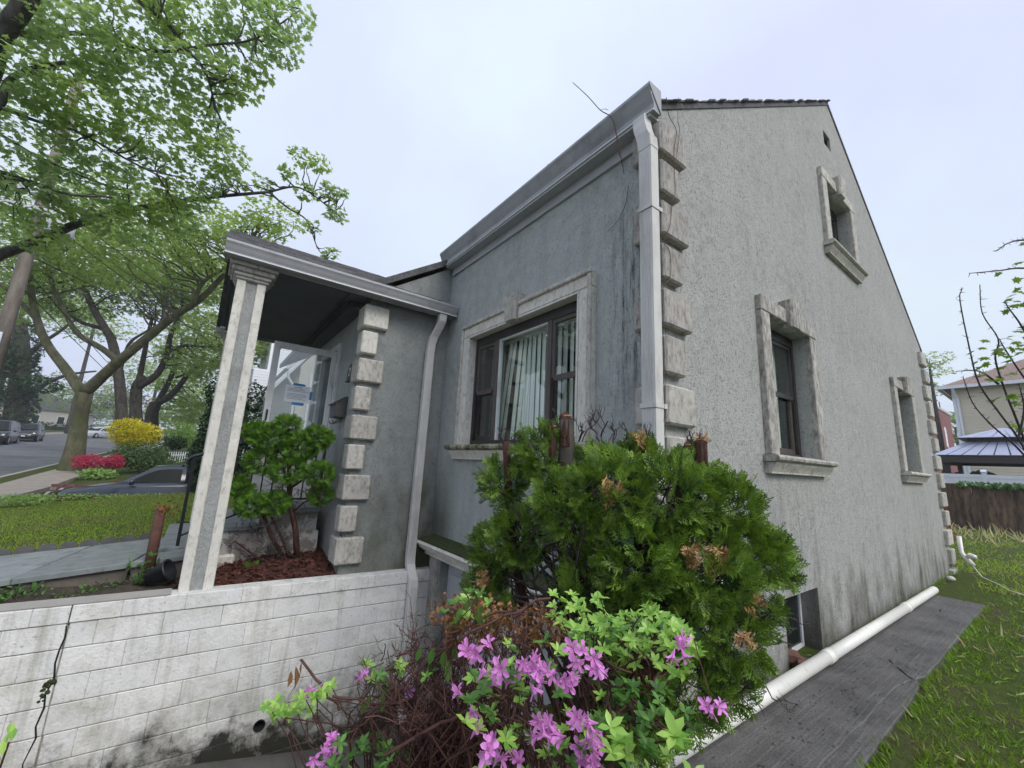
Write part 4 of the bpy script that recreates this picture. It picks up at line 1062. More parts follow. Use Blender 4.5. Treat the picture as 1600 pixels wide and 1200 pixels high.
# ------------------------------------------------------------------ evergreen in front of the corner
AR = thing('arborvitae_shrub', (-.55, .0, 0), 'large shaggy green arborvitae shrub with sawn-off tops at the house corner', 'shrub')
bl = [(850,705,2.35,.17),(785,752,2.4,.14),(775,860,2.42,.155),(815,840,2.3,.18),(895,790,2.1,.20),(955,765,2.0,.21),(1050,775,2.0,.22),(1125,790,2.0,.19),
      (1000,870,1.9,.22),(1095,885,1.9,.22),(1175,865,2.02,.17),(1205,885,2.08,.11),(1130,985,1.95,.20),(1140,1065,1.95,.13),(1060,960,1.9,.2),(925,905,2.05,.17),
      (1000,715,2.2,.11),(1085,735,2.15,.11),(1075,1075,1.9,.17),(1010,1010,1.9,.18),(750,915,2.42,.09),(1000,1120,1.9,.18),(930,720,2.2,.10),(770,940,2.3,.14),(1180,950,2.0,.10)]
blobs = [(at(a, b, c), (r, r, r*.9)) for a, b, c, r in bl]
def free(P): return ~(((P[:, 0] > -.03) & (P[:, 1] > -.03)) | (P[:, 2] < .01))
m = MB()
for v, f in blob_sprays([(c, np.array(r)*.93) for c, r in blobs], 560, .105, SPRAYS, .85, .4, .5, .06, free): m.addarr(v, f)
m.build('foliage', 'arbor', AR)
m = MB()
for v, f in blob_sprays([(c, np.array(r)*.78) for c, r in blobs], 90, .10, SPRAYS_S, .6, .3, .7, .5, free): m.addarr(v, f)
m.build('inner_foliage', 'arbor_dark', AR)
m = MB(); sel = [(880,745,2.1),(1085,870,1.72),(1125,865,1.74),(1120,885,1.72),(1180,945,1.75),(1165,1000,1.76),(960,760,1.8),(755,905,2.2),(760,1000,1.9),(1000,690,2.1),(1095,690,2.1),(945,770,1.8)]
for a, b, c in sel:
    for v, f in blob_sprays([(at(a, b, c+.04), .035)], 900, .075, SPRAYS_S, .5, -.2, .8, .5): m.addarr(v, f)
m.build('browned_tips', 'arbor_brown', AR)
def stem(m, pts, r0, r1, n=8): m.tube(pts, np.linspace(r0, r1, len(pts)), n)
m = MB()
stem(m, [at(905, 1180, 2.15), at(895, 1000, 2.15), at(890, 880, 2.17), at(880, 780, 2.2), at(886, 700, 2.24), at(885, 655, 2.26)], .062, .038)
b2 = m.build('trunk', 'bark_dark', AR, smooth=True)
m = MB(); stem(m, [at(905, 1150, 2.1), at(960, 1000, 2.05), at(1010, 880, 2.05), at(1005, 760, 2.15), at(1003, 690, 2.2)], .05, .03); stem(m, [at(1000, 1150, 2.1), at(1080, 960, 2.05), at(1060, 800, 2.08), at(1075, 700, 2.14)], .045, .025); stem(m, [at(905, 1180, 2.1), at(830, 1000, 2.25), at(800, 850, 2.35), at(790, 690, 2.36)], .035, .02)
m.build('trunk', 'bark_red', AR, smooth=True)
for px, py, dp, r in ((885, 652, 2.26, .034), (1002, 686, 2.2, .030), (1075, 697, 2.14, .026), (865, 668, 2.27, .022), (1095, 690, 2.12, .03)):
    c = at(px, py, dp); m = MB(); m.tube([c-[0, 0, .16], c-[0, 0, .01], c+[rng.normal()*.01, rng.normal()*.01, .005]], [r, r, r*.97], 9)
    s_ = m.build('sawn_top', 'bark_red', AR); MB().tube([c+[0, 0, .005], c+[0, 0, .011]], r*.82, 9).build('cut_face', 'cutwood', s_)
m = MB()
def twigs(m, p, L, r, depth, up=.6, spread=.8):
    d = norm(rvec(1)[0]*spread+np.array([0, 0, up])); q = p+d*L
    m.tube(curve(p, q, .12, 5, jit=.03), np.linspace(r, r*.55, 5), 4, False)
    if depth:
        for k in range(rng.integers(2, 4)): twigs(m, p+(q-p)*rng.uniform(.4, 1), L*rng.uniform(.45, .7), r*.6, depth-1, up, spread)
for a, b, c in ((840, 700, 2.3), (900, 690, 2.25), (930, 690, 2.22), (870, 690, 2.28), (1010, 710, 2.2), (1090, 720, 2.12), (800, 700, 2.35), (960, 700, 2.2)):
    for k in range(3): twigs(m, at(a+rng.normal()*10, b, c), rng.uniform(.07, .15), .0055, 2, .8, .6)
for k in range(170):
    c, r = blobs[rng.integers(len(blobs))]; b0 = at(900+rng.normal()*25, rng.uniform(760, 1120), 2.12); m.tube(curve(b0, c+rvec(1)[0]*np.array(r)*.7, .12, 7), np.linspace(.009, .003, 7), 4, False)
for k in range(26): twigs(m, at(rng.uniform(840, 1000), rng.uniform(900, 1000), rng.uniform(2.0, 2.2)), rng.uniform(.1, .2), .004, 2, .2, 1)
for k in range(26): twigs(m, at(rng.uniform(1080, 1200), rng.uniform(900, 1130), rng.uniform(1.85, 2.05)), rng.uniform(.08, .16), .004, 2, .0, 1)
m.build('bare_twigs', 'twig_grey', AR)

# ------------------------------------------------------------------ azalea in the foreground
AZ = thing('azalea_bush', (-1.55, -.55, -.02), 'azalea bush with bright pink flowers and fresh green leaves in the foreground', 'shrub')
def inpoly(n, poly, d0, d1):
    poly = np.array(poly, float); lo, hi = poly.min(0), poly.max(0); out = []
    while len(out) < n:
        x, y = rng.uniform(lo, hi); c = False; j = len(poly)-1
        for i in range(len(poly)):
            if (poly[i][1] > y) != (poly[j][1] > y) and x < (poly[j][0]-poly[i][0])*(y-poly[i][1])/(poly[j][1]-poly[i][1])+poly[i][0]: c = not c
            j = i
        if c: out.append(at(x, y, rng.uniform(d0, d1)))
    return np.array(out)
LEAFP = (np.array([(0,0,0),(.17,.28,.05),(.21,.62,.04),(0,1,-.08),(-.21,.62,.04),(-.17,.28,.05),(0,.32,-.01),(0,.66,-.02)]), tri((0,1,6),(1,2,7),(1,7,6),(2,3,7),(3,4,7),(4,5,6),(4,6,7),(5,0,6)))
def whorl(P, mb, size, nl=(5, 8), open_=1.0, updir=(0, 0, 1)):
    up = np.array(updir, float); A = []; Fm = []; Sc = []
    for p in P:
        ax = norm(up+rvec(1)[0]*.55+(CAM-p)*.25); n = rng.integers(*nl); t0 = rng.uniform(0, 6.28)
        e1 = norm(np.cross(ax, rvec(1)[0])); e2 = np.cross(ax, e1)
        for k in range(n):
            q = t0+k*2*math.pi/n+rng.normal()*.2; rad = e1*math.cos(q)+e2*math.sin(q)
            y = norm(rad*open_*rng.uniform(.7, 1.2)+ax*rng.uniform(.15, .7)); A.append(p); Fm.append((y, ax)); Sc.append(size*rng.uniform(.6, 1.2))
    A = np.array(A); fr = frames(np.array([q[0] for q in Fm]), np.array([q[1] for q in Fm]))
    mb.addarr(*instances(*LEAFP, A, fr, Sc))
right = [(885,985),(945,962),(1010,948),(1085,985),(1095,1015),(1070,1060),(1030,1050),(960,1030),(900,1030)]
mid = [(740,1010),(930,1000),(960,1080),(1050,1190),(980,1230),(760,1230),(725,1150)]
whL = np.concatenate([inpoly(175, right, .98, 1.22), inpoly(42, [(930,1060),(1050,1080),(1100,1150),(1040,1200),(960,1130)], .9, 1.1)]); whM = inpoly(105, mid, .88, 1.15); 
whT = inpoly(26, [(860,925),(950,930),(945,975),(870,985)], 1.1, 1.3); whU = inpoly(22, [(690,940),(760,915),(780,960),(700,985)], 1.15, 1.4)
whA = inpoly(30, [(405,1100),(470,1085),(520,1070),(500,1110),(430,1130)], 1.2, 1.4); whB = inpoly(34, [(480,1190),(560,1130),(640,1150),(650,1200),(560,1230)], 1.1, 1.35)
whC = inpoly(14, [(550,1040),(640,1020),(690,1060),(600,1080)], 1.2, 1.4)
m = MB(); whorl(np.concatenate([whL[:145], whM[:50], whT, whA, whC[:6], whU[:12]]), m, .0255); m.build('fresh_leaves', 'azalea_leaf', AZ, smooth=True)
m = MB(); whorl(np.concatenate([whL[145:], whM[50:], whB, whC[6:], whU[12:]]), m, .027); m.build('older_leaves', 'azalea_dark', AZ, smooth=True)
m = MB(); whorl(at(1060, 1170, .8)[None]+rng.normal(size=(5, 3))*.03, m, .038); whorl(at(955, 1165, .78)[None]+rng.normal(size=(4, 3))*.02, m, .04); m.build('fresh_leaves', 'azalea_leaf', AZ, smooth=True)
# flowers: five-lobed funnels with stamens
def flower(c, ax, r):
    pet = MB(); sta = MB()
    ax = norm(ax); e1 = norm(np.cross(ax, rvec(1)[0])); e2 = np.cross(ax, e1); t0 = rng.uniform(0, 6.28)
    for k in range(5):
        q = t0+k*2*math.pi/5; v = []
        def pt(rad, h, dq): w = q+dq; return c+(e1*math.cos(w)+e2*math.sin(w))*rad*r+ax*h*r
        o = rng.uniform(.8, 1.15)
        dr = rng.uniform(-.25, .2)
        v = [pt(.05, 0, -.5), pt(.05, 0, .5), pt(.20, .75, .55), pt(.20, .75, -.55), pt(.50, 1.15, .52), pt(.50, 1.15, -.52), pt(.50, 1.08, 0), pt(.86*o, 1.28+dr, .30), pt(.86*o, 1.28+dr, -.30), pt(1.06*o, 1.22+dr*1.5, 0)]
        pet.add(v, [(0, 1, 2, 3), (3, 2, 6), (3, 6, 5), (2, 4, 6), (5, 6, 8), (4, 7, 6), (6, 7, 9), (6, 9, 8)])
    for k in range(5):
        q = rng.uniform(0, 6.28); d = norm(ax+(e1*math.cos(q)+e2*math.sin(q))*.25); sta.tube([c+ax*.5*r, c+d*1.2*r, c+d*1.9*r+np.array([0, 0, .15*r])], [.0006, .0005, .0008], 3)
    o = pet.build('flower', 'petal', AZ); sta.build('stamens', 'stamen', o)
fl = [(770,1015),(745,1010),(785,1040),(800,1045),(815,1025),(745,1065),(780,1065),(760,1075),(735,1100),(830,1060),(820,1050),(845,1040),(870,1050),(860,1060),(890,1055),(900,1025),(915,1030),(905,1020),(930,1035),(885,1065),
      (855,1135),(870,1130),(885,1150),(865,1145),(895,1115),(910,1130),(920,1145),(935,1130),(930,1155),(915,1160),(735,1155),(765,1160),(785,1170),(775,1180),(760,1170),(815,1195),(910,1190),(930,1190),(925,1180),(770,1200),(850,1125)]
for x, y in fl:
    p = at(x, y, rng.uniform(.86, .95)); flower(p, norm(CAM-p)*.35+rvec(1)[0]*.8+np.array([0, 0, -.15]), rng.uniform(.017, .023))
    if rng.random() < .55: p = p+rvec(1)[0]*.02; flower(p, norm(CAM-p)*.5+rvec(1)[0]*.9, rng.uniform(.016, .021))
for x, y, dp, k in ((1060,1012,.95,4),(1112,1108,.95,3),(477,1080,1.25,2),(575,1062,1.25,2),(520,1165,1.2,3),(490,1190,1.15,2),(520,1190,1.15,2),(640,1085,1.3,1)):
    for q in range(k):
        p = at(x+rng.normal()*5, y+rng.normal()*5, dp); flower(p, norm(CAM-p)*.4+rvec(1)[0]*.9+np.array([0, 0, -.5 if x == 1112 else 0]), .020)
# woody stems
m = MB(); base = at(860, 1330, 1.25); b2 = at(700, 1330, 1.3)
tips = np.concatenate([whL[::2], whM[::3], whT[::3]])
hubs = [at(930, 1060, 1.08), at(1000, 1040, 1.1), at(800, 1110, 1.05), at(880, 1100, 1.1), at(985, 1110, 1.05)]
for h_ in hubs: m.tube(curve(base, h_, .1, 7), np.linspace(.008, .004, 7), 5, False)
for p in tips:
    h_ = min(hubs, key=lambda q: np.linalg.norm(q-p)); m.tube(curve(h_+rng.normal(size=3)*.03, p, .12, 6), np.linspace(.0032, .0014, 6), 4, False)
for p in np.concatenate([whA[::2], whB[::3], whC[::2], whU[::2]]): m.tube(curve(b2+rng.normal(size=3)*.08, p, .15, 8), np.linspace(.004, .0015, 8), 4, False)
m.tube(curve(at(1085, 1000, 1.0), at(1112, 1100, .95), .05, 5), .0015, 4, False)
m.build('stems', 'twig', AZ)

# ------------------------------------------------------------------ dead brush left of the azalea
DB = thing('dead_brush', (-1.7, -.1, -.02), 'tangle of bare reddish-brown dead twigs left of the azalea', 'shrub')
m = MB(); reg = [(560,1090),(600,1050),(680,1000),(720,960),(800,935),(870,955),(880,1010),(800,1060),(760,1200),(640,1230),(580,1160)]
tp = inpoly(420, reg, 1.12, 1.5); bases = [at(720, 1330, 1.35), at(650, 1300, 1.4), at(780, 1300, 1.3), at(830, 1280, 1.35)]
for p in tp:
    b0 = bases[rng.integers(4)]+rng.normal(size=3)*[.12, .12, .02]; m.tube(curve(b0, p, .22, 9, jit=.018), np.linspace(.0036, .0012, 9), 4, False)
hub = inpoly(60, reg, 1.1, 1.45)
for p in hub: twigs(m, p, rng.uniform(.06, .14), .0024, 2, .25, 1.2)
for k in range(70): twigs(m, at(rng.uniform(590, 720), rng.uniform(1020, 1130), rng.uniform(1.2, 1.4)), rng.uniform(.06, .12), .0022, 2, .6, 1)
for p, q in (((720,1000,1.15),(860,935,1.25)),((520,1088,1.25),(640,1092,1.25)),((470,1030,1.3),(530,1110,1.25)),((610,1100,1.2),(700,1010,1.2)),((730,1110,1.1),(600,1180,1.1)),((700,990,1.2),(820,960,1.2))):
    m.tube(curve(at(*p), at(*q), .08, 7), .004, 5)
m.build('twigs', 'twig', DB)
N = 900; P = inpoly(N, [(690,985),(720,945),(770,940),(860,950),(900,985),(860,1010),(760,1010),(700,1030)], 1.2, 1.5)
m = MB(); m.addarr(*instances(*RHOMB, P, frames(rvec(N), rvec(N)), rng.uniform(.009, .02, N))); 
P = np.array([at(725, 960, 1.3)]*380)+rng.normal(size=(380, 3))*[.05, .05, .022]; m.addarr(*instances(*RHOMB, P, frames(rvec(380), rvec(380)), rng.uniform(.01, .022, 380)))
m.build('dry_leaves', 'dead', DB)
m = MB(); pv = []; 
for a, b, c in ((720,945,1.25),(735,935,1.2),(750,945,1.2),(680,1010,1.2),(695,1015,1.2),(710,1010,1.2),(700,1030,1.22),(660,1010,1.2),(580,1085,1.25),(600,1080,1.25),(845,1030,1.1)): pv.append(at(a, b, c))
pv = np.array(pv); single_leaves(LEAFP, pv, frames(rvec(len(pv))*.4+[0, 0, -1], rvec(len(pv))+norm(CAM-pv)*1.5), rng.uniform(.045, .065, len(pv)), 'azalea_dark', DB)
m = MB(); P = np.array([at(462, 1040, 1.28), at(468, 1050, 1.28), at(455, 1048, 1.28), at(472, 1035, 1.28)]); m.addarr(*instances(*LEAFP, P, frames(np.array([[0, 0, -1.]]*4)+rvec(4)*.3, rvec(4)), [.06, .07, .05, .04])); m.build('withered_leaf', 'dead', DB)
# low leafy weed at the very left edge
m = MB(); sp = thing('corner_sapling', (-2.6, .3, 0), 'few bright green leaves of a sapling at the lower left edge', 'plant')
P = np.array([at(8, 1165, 1.3), at(0, 1190, 1.25), at(14, 1150, 1.32), at(4, 1180, 1.28), at(18, 1158, 1.3), at(-12, 1170, 1.3)])
m.addarr(*instances(*LEAFP, P, frames(rvec(6)*.6+[0, 0, .5], rvec(6)+norm(CAM-P)*1.2), rng.uniform(.03, .05, 6))); m.build('leaves', 'azalea_leaf', sp)
MB().tube(curve(at(-60, 1500, 1.3), at(14, 1160, 1.3), .05, 6), .003, 5).build('stem', 'twig', sp)

# ------------------------------------------------------------------ cloud-pruned evergreen by the porch
TP = thing('topiary_evergreen', (-1.35, 3.72, .3), 'small cloud-pruned evergreen with bare stems in the mulch bed', 'shrub')
tb = [(425,685,4.55,.19),(470,700,4.6,.17),(495,685,4.65,.16),(410,720,4.5,.16),(450,735,4.5,.17),(500,740,4.6,.15),(500,775,4.65,.12),(395,790,4.4,.15),(430,785,4.45,.14),(378,765,4.4,.11),(370,750,4.4,.07),(450,665,4.6,.13),(400,675,4.55,.13)]
blobs = [(at(a, b, c), (r, r, r*.85)) for a, b, c, r in tb]
m = MB()
for v, f in blob_sprays(blobs, 1150, .072, SPRAYS, .9, .3, .5, .1, lambda P: P[:, 0] < 9): m.addarr(v, f)
m.build('foliage', 'topiary', TP)
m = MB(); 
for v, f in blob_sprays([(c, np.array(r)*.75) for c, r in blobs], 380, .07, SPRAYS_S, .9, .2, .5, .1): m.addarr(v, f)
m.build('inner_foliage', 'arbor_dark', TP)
m = MB(); b0 = at(465, 888, 4.6)
stem(m, [b0, at(462, 830, 4.6), at(452, 780, 4.58), at(452, 720, 4.56), at(460, 690, 4.6)], .035, .018)
stem(m, [at(450, 885, 4.58), at(425, 840, 4.5), at(410, 800, 4.45), at(395, 785, 4.42)], .025, .012); stem(m, [at(458, 885, 4.6), at(440, 840, 4.55), at(420, 800, 4.5)], .018, .01); stem(m, [at(430, 885, 4.5), at(400, 870, 4.45), at(366, 845, 4.4)], .014, .007)
stem(m, [at(458, 760, 4.58), at(480, 745, 4.6), at(497, 730, 4.63)], .014, .008); stem(m, [at(452, 720, 4.56), at(430, 700, 4.55)], .012, .008); stem(m, [at(458, 800, 4.58), at(475, 785, 4.62), at(497, 775, 4.65)], .01, .006)
m.build('trunk', 'bark_red', TP, smooth=True)
m = MB()
for k in range(60): twigs(m, at(rng.uniform(375, 450), rng.uniform(815, 875), rng.uniform(4.4, 4.6)), rng.uniform(.1, .22), .004, 2, .1, 1)
for k in range(24): twigs(m, at(rng.uniform(430, 500), rng.uniform(740, 800), rng.uniform(4.5, 4.65)), rng.uniform(.08, .18), .004, 2, .3, 1)
m.build('bare_twigs', 'twig_grey', TP)
m = MB(); sd_ = thing('dwarf_conifer', (-1.72, 3.5, .3), 'tiny yellow-green dwarf conifer in the mulch by the column', 'plant')
for v, f in blob_sprays([(at(392, 890, 4.35), .07)], 1500, .06, SPRAYS_S, .6, .6, .5): m.addarr(v, f)
m.build('foliage', 'topiary', sd_)

# ------------------------------------------------------------------ trees
def onp(axis, val, px, py):
    d = FV+RV*(px-800)/FPX+UV*(600-py)/FPX; return CAM+d*(val-CAM[axis])/d[axis]
def path(pts, dep, dd=0.0):
    return np.array([at(x, y, dep+dd*i) for i, (x, y) in enumerate(pts)])
def smooth(p, n=4):
    "Catmull-Rom through the points"
    p = np.asarray(p, float); q = np.vstack([2*p[0]-p[1], p, 2*p[-1]-p[-2]]); out = []
    for i in range(1, len(q)-2):
        for t in np.linspace(0, 1, n, endpoint=False):
            a, b, c, d = q[i-1], q[i], q[i+1], q[i+2]
            out.append(.5*((2*b)+(c-a)*t+(2*a-5*b+4*c-d)*t*t+(3*b-a-3*c+d)*t**3))
    out.append(p[-1]); return np.array(out)
def tree(name, label, base, trunk, limbs, blobs, nleaf, lsize, leaf, bark, proto=MAPLE_S, group=None, nbranch=60, br=.03, shell=.45, flat=.3, cat='tree'):
    t = thing(name, base, label, cat, group); nodes = []
    p = smooth(trunk[0]); m = MB(); r = np.interp(np.linspace(0, 1, len(p)), np.linspace(0, 1, len(trunk[1])), trunk[1])
    m.tube(p, r, 12); m.build('trunk', bark, t, smooth=True); nodes += list(p[len(p)//2:])
    for lp, r0, r1 in limbs:
        q = smooth(lp); m = MB(); m.tube(q, np.linspace(r0, r1, len(q)), 8); m.build('limb', bark, t, smooth=True); nodes += list(q[1:])
    nodes = np.array(nodes); m = MB(); twt = []
    for k in range(nbranch):
        c, rr = blobs[rng.integers(len(blobs))]; tip = np.asarray(c)+rvec(1)[0]*np.asarray(rr)*rng.uniform(.3, .9)
        j = np.argmin(np.linalg.norm(nodes-tip, axis=1)+rng.random(len(nodes))*.6); c_ = curve(nodes[j], tip, .14, 7, jit=.03)
        m.tube(c_, np.linspace(br, br*.2, 7), 5, False)
        for z in range(2): tw = c_[rng.integers(3, 7)]; m.tube(curve(tw, tw+rvec(1)[0]*np.mean(rr)*.4, .15, 5), np.linspace(br*.3, br*.1, 5), 4, False)
    if nbranch: m.build('branches', bark, t)
    if nleaf: MB().addarr(*leaf_cloud(blobs, nleaf, lsize, proto, shell, flat)).build('crown', leaf, t)
    return t
def ell(px, py, dep, rx, rz=None): return (at(px, py, dep), (rx, rx, rz if rz else rx*.6))

# street maple whose trunk stands outside the frame on the left
L1 = smooth([(-6.3, 5.6, 2.8), at(-60, 170, 5.2), at(0, 62, 5.0), at(42, 0, 4.9), at(90, -90, 4.9)])
L2 = np.vstack([[(-6.3, 5.7, 2.7)], path([(-60, 420), (0, 398), (70, 372), (120, 350), (190, 330), (260, 318), (330, 308), (420, 300)], 6.0, .12)])
L3 = path([(-40, 175), (0, 165), (10, 130), (45, 108), (100, 98)], 5.2)
L4 = path([(-40, 160), (0, 168), (60, 190), (120, 205), (200, 250), (260, 280)], 5.4, .1)
L5 = path([(-40, 262), (0, 268), (60, 288), (110, 304), (175, 308)], 5.6)
L6 = path([(-40, 195), (0, 210), (60, 245), (140, 280), (215, 305)], 5.7, .1)
L7 = path([(215, 0), (260, 35), (290, 75), (320, 110), (335, 160)], 5.5, .1)
L8 = path([(-60, 30), (60, 58), (130, 52), (240, 80), (330, 70), (400, 60), (470, 15)], 5.3, .12)
L9 = path([(420, 300), (460, 292), (490, 305), (520, 330), (540, 345)], 7.0, .02)
L10 = path([(420, 300), (450, 325), (480, 345), (495, 385), (510, 405)], 7.0, .02)
mb_ = []
for a, b, d_, r in [(40,120,5.2,.55),(120,60,5.3,.6),(210,40,5.6,.6),(300,30,5.8,.6),(390,35,5.9,.45),(455,30,6.0,.35),(440,75,6.0,.3),(120,160,5.5,.6),(220,130,5.8,.65),(310,120,5.9,.55),(370,130,6,.35),(405,110,6,.2),(60,230,5.6,.55),(160,230,5.9,.6),(250,220,6.0,.55),(325,200,6.1,.4),(350,240,6.1,.35),(40,310,5.8,.5),(130,310,6.0,.55),(230,310,6.2,.5),(290,300,6.3,.4),(345,270,6.3,.25),(60,370,6,.4),(190,350,6.2,.45),(270,340,6.3,.35),
               (330,290,6.5,.2),(470,245,6.9,.2),(500,255,6.9,.2),(520,300,6.9,.2),(480,300,7,.2),(525,335,7,.2),(450,270,7,.16),(410,285,7,.16),(490,355,7,.14),(515,395,7,.16),(540,300,7,.1),(370,285,6.8,.18), (20,20,5.2,.5), (-60,120,5.3,.6), (-80,260,5.6,.6), (60,-60,5.4,.6), (220,-60,5.6,.6), (370,-50,5.8,.5)]:
    mb_.append((at(a, b, d_), (r, r, r*.55)))
tree('maple_tree', 'leafy maple reaching in from the upper left with dark drooping limbs', (-6.3, 5.7, .15),
     (np.array([(-6.35, 5.7, .1), (-6.32, 5.7, 1.2), (-6.3, 5.68, 2.8), (-6.45, 5.5, 5.0), (-6.6, 5.3, 7.0)]), [.42, .33, .30, .22, .12]),
     [(L1, .11, .09), (L2, .09, .022), (L3, .05, .02), (L4, .03, .010), (L5, .03, .012), (L6, .026, .01), (L7, .035, .012), (L8, .035, .008), (L9, .018, .006), (L10, .018, .005)],
     mb_, 13500, .077, 'maple_leaf', 'bark_limb', MAPLE, None, 150, .014, .25, .5)

# trees along the street
G_ = 'street trees up the road'
t1 = path([(108, 742), (118, 700), (126, 650), (133, 612)], 16.0)
tree('street_tree', 'street tree with stout mottled trunk forking low beside the road', t1[0], (t1, [.40, .30, .23, .25]),
     [(path([(131, 618), (105, 580), (75, 540), (58, 500), (48, 450), (46, 395)], 16), .20, .08), (path([(134, 612), (160, 588), (185, 565), (230, 528), (275, 492), (310, 470), (345, 435), (372, 400)], 16, -.1), .21, .07),
      (path([(185, 565), (160, 545), (120, 520), (98, 480), (80, 440), (75, 400)], 16.2), .13, .04), (path([(300, 478), (318, 440), (350, 420), (390, 380)], 15.3, -.1), .09, .03), (path([(58, 500), (20, 460), (-20, 430)], 16), .1, .04)],
     [ell(40,390,15.5,2.4,1.2),ell(140,400,15.5,2.2,1.1),ell(240,400,15,2,1.0),ell(330,390,14.5,1.6,.8),ell(390,370,14,1.2,.6),ell(90,330,15,2.2,1),ell(220,340,15,2,1),ell(310,345,14.5,1.5,.8),ell(430,340,14,1.0,.45),ell(-20,470,16,1.6,.8)],
     12500, .15, 'tree_leaf', 'bark_plane', STAR, G_, 90, .04, .2, .6)
t2 = path([(193, 690), (190, 640), (186, 590), (178, 545), (172, 525)], 24)
tree('street_tree', 'dark-trunked street tree with upright limbs behind the yellow shrub', t2[0], (t2, [.36, .27, .25, .23, .2]),
     [(path([(175, 530), (150, 490), (130, 450), (105, 420), (80, 390)], 24), .22, .07), (path([(165, 515), (120, 500), (95, 470), (85, 430)], 24.5), .12, .05), (path([(130, 450), (145, 420), (140, 395), (150, 370)], 24), .1, .04), (path([(186, 590), (200, 540), (225, 520), (260, 500)], 24), .1, .04)],
     [ell(80,410,24,3,1.6),ell(160,400,24,3,1.6),ell(230,440,24,2.4,1.2),ell(120,470,24.5,2.2,1.0),ell(40,460,24,2.2,1.2)], 9000, .19, 'tree_leaf_b', 'bark_dark', STAR, G_, 70, .05, .2, .6)
t3 = path([(215, 690), (212, 640), (214, 605), (225, 590)], 26)
tree('street_tree', 'street tree with long arching limbs leaning right behind the yellow shrub', t3[0], (t3, [.40, .31, .29, .26]),
     [(path([(216, 605), (245, 585), (260, 555), (268, 520), (285, 490), (310, 465)], 26), .21, .08), (path([(212, 620), (222, 570), (230, 530), (237, 500)], 26), .17, .09), (path([(262, 550), (290, 540), (320, 542), (352, 540)], 26), .12, .04), (path([(285, 490), (262, 470), (258, 440), (265, 410)], 26), .11, .04), (path([(285, 480), (284, 430), (286, 380)], 26), .10, .04), (path([(310, 465), (350, 440), (390, 420)], 26), .10, .04)],
     [ell(300,430,26,2.8,1.6),ell(360,450,26,2.4,1.4),ell(240,470,26,2.4,1.2),ell(330,520,26,2.2,1.1),ell(380,540,26,2,1.1),ell(290,560,27,1.8,.9)], 10000, .2, 'tree_leaf_c', 'bark_dark', STAR, G_, 70, .05, .2, .6)
t4 = path([(238, 690), (237, 650), (243, 630)], 31)
tree('street_tree', 'farther street tree forking into curved limbs left of the porch column', t4[0], (t4, [.45, .4, .36]),
     [(path([(243, 632), (270, 615), (290, 590), (305, 575), (320, 555)], 31), .26, .08), (path([(240, 640), (262, 600), (278, 560), (285, 530)], 31), .24, .08), (path([(275, 590), (300, 580), (330, 565)], 31), .1, .04)],
     [ell(310,560,31,2.6,1.6),ell(350,590,31,2.2,1.4),ell(270,600,32,1.6,.9),ell(390,560,31,2.4,1.5),ell(330,640,32,2.4,1.5),ell(290,640,33,2,1.2)], 7000, .22, 'tree_leaf_c', 'bark_dark', STAR, G_, 40, .05, .2, .5)
iv = path([(20, 680), (28, 620), (34, 560), (30, 500)], 40)
tree('ivy_tree', 'big tree wrapped in dark ivy at the far left across the road', iv[0], (iv, [.9, .8, .65, .5]),
     [(path([(32, 630), (70, 600), (110, 585), (150, 580)], 40), .25, .08), (path([(32, 570), (60, 540), (90, 520), (130, 490)], 40), .25, .08)],
     [ell(24,640,40,1.7,2.6),ell(28,590,40,1.6,2.6),ell(34,540,40,1.7,2.6),ell(5,560,40,2.4,2.0),ell(60,600,40,1.7,.9)], 6500, .26, 'ivy', 'bark_dark', STAR, None, 10, .05, .5, .2)
# farther greenery
for k, (a, b, d_, r, rz, mt, lb) in enumerate(((40,470,45,8,4,'tree_leaf_b','green tree crown filling the view above the parked cars'),(150,500,60,7,4,'tree_leaf_c','pale tree crown far up the street behind the forked tree'),(300,640,48,5,4,'tree_leaf_c','pale green tree beyond the yellow shrub left of the hedge'),(100,610,75,6,4,'tree_leaf_b','green tree in front of the far pale house'),(185,635,85,5,3.4,'tree_purple','purple-leaved tree beyond the far parked cars'),(140,645,95,6,3.5,'tree_leaf_b','dark round tree at the top of the street'),(250,580,70,7,5,'tree_leaf_c','hazy tree crown between the street trunks'),(370,520,40,4,3.5,'tree_leaf_c','green tree behind the white-sided house'))):
    c = at(a, b, d_); base = np.array([c[0], c[1], rise(c[1])])
    bb = [(c+rng.normal(size=3)*[r*.5, r*.5, rz*.4], (r*.55, r*.55, rz*.5)) for q in range(9)]
    tree('distant_tree', lb, base, (np.array([base, (base+c)/2, c]), [.3, .24, .15]), [], bb, 2600, .42 if d_ > 55 else .34, mt, 'bark_dark', STAR, 'distant trees', 14, .06, .3, .3)

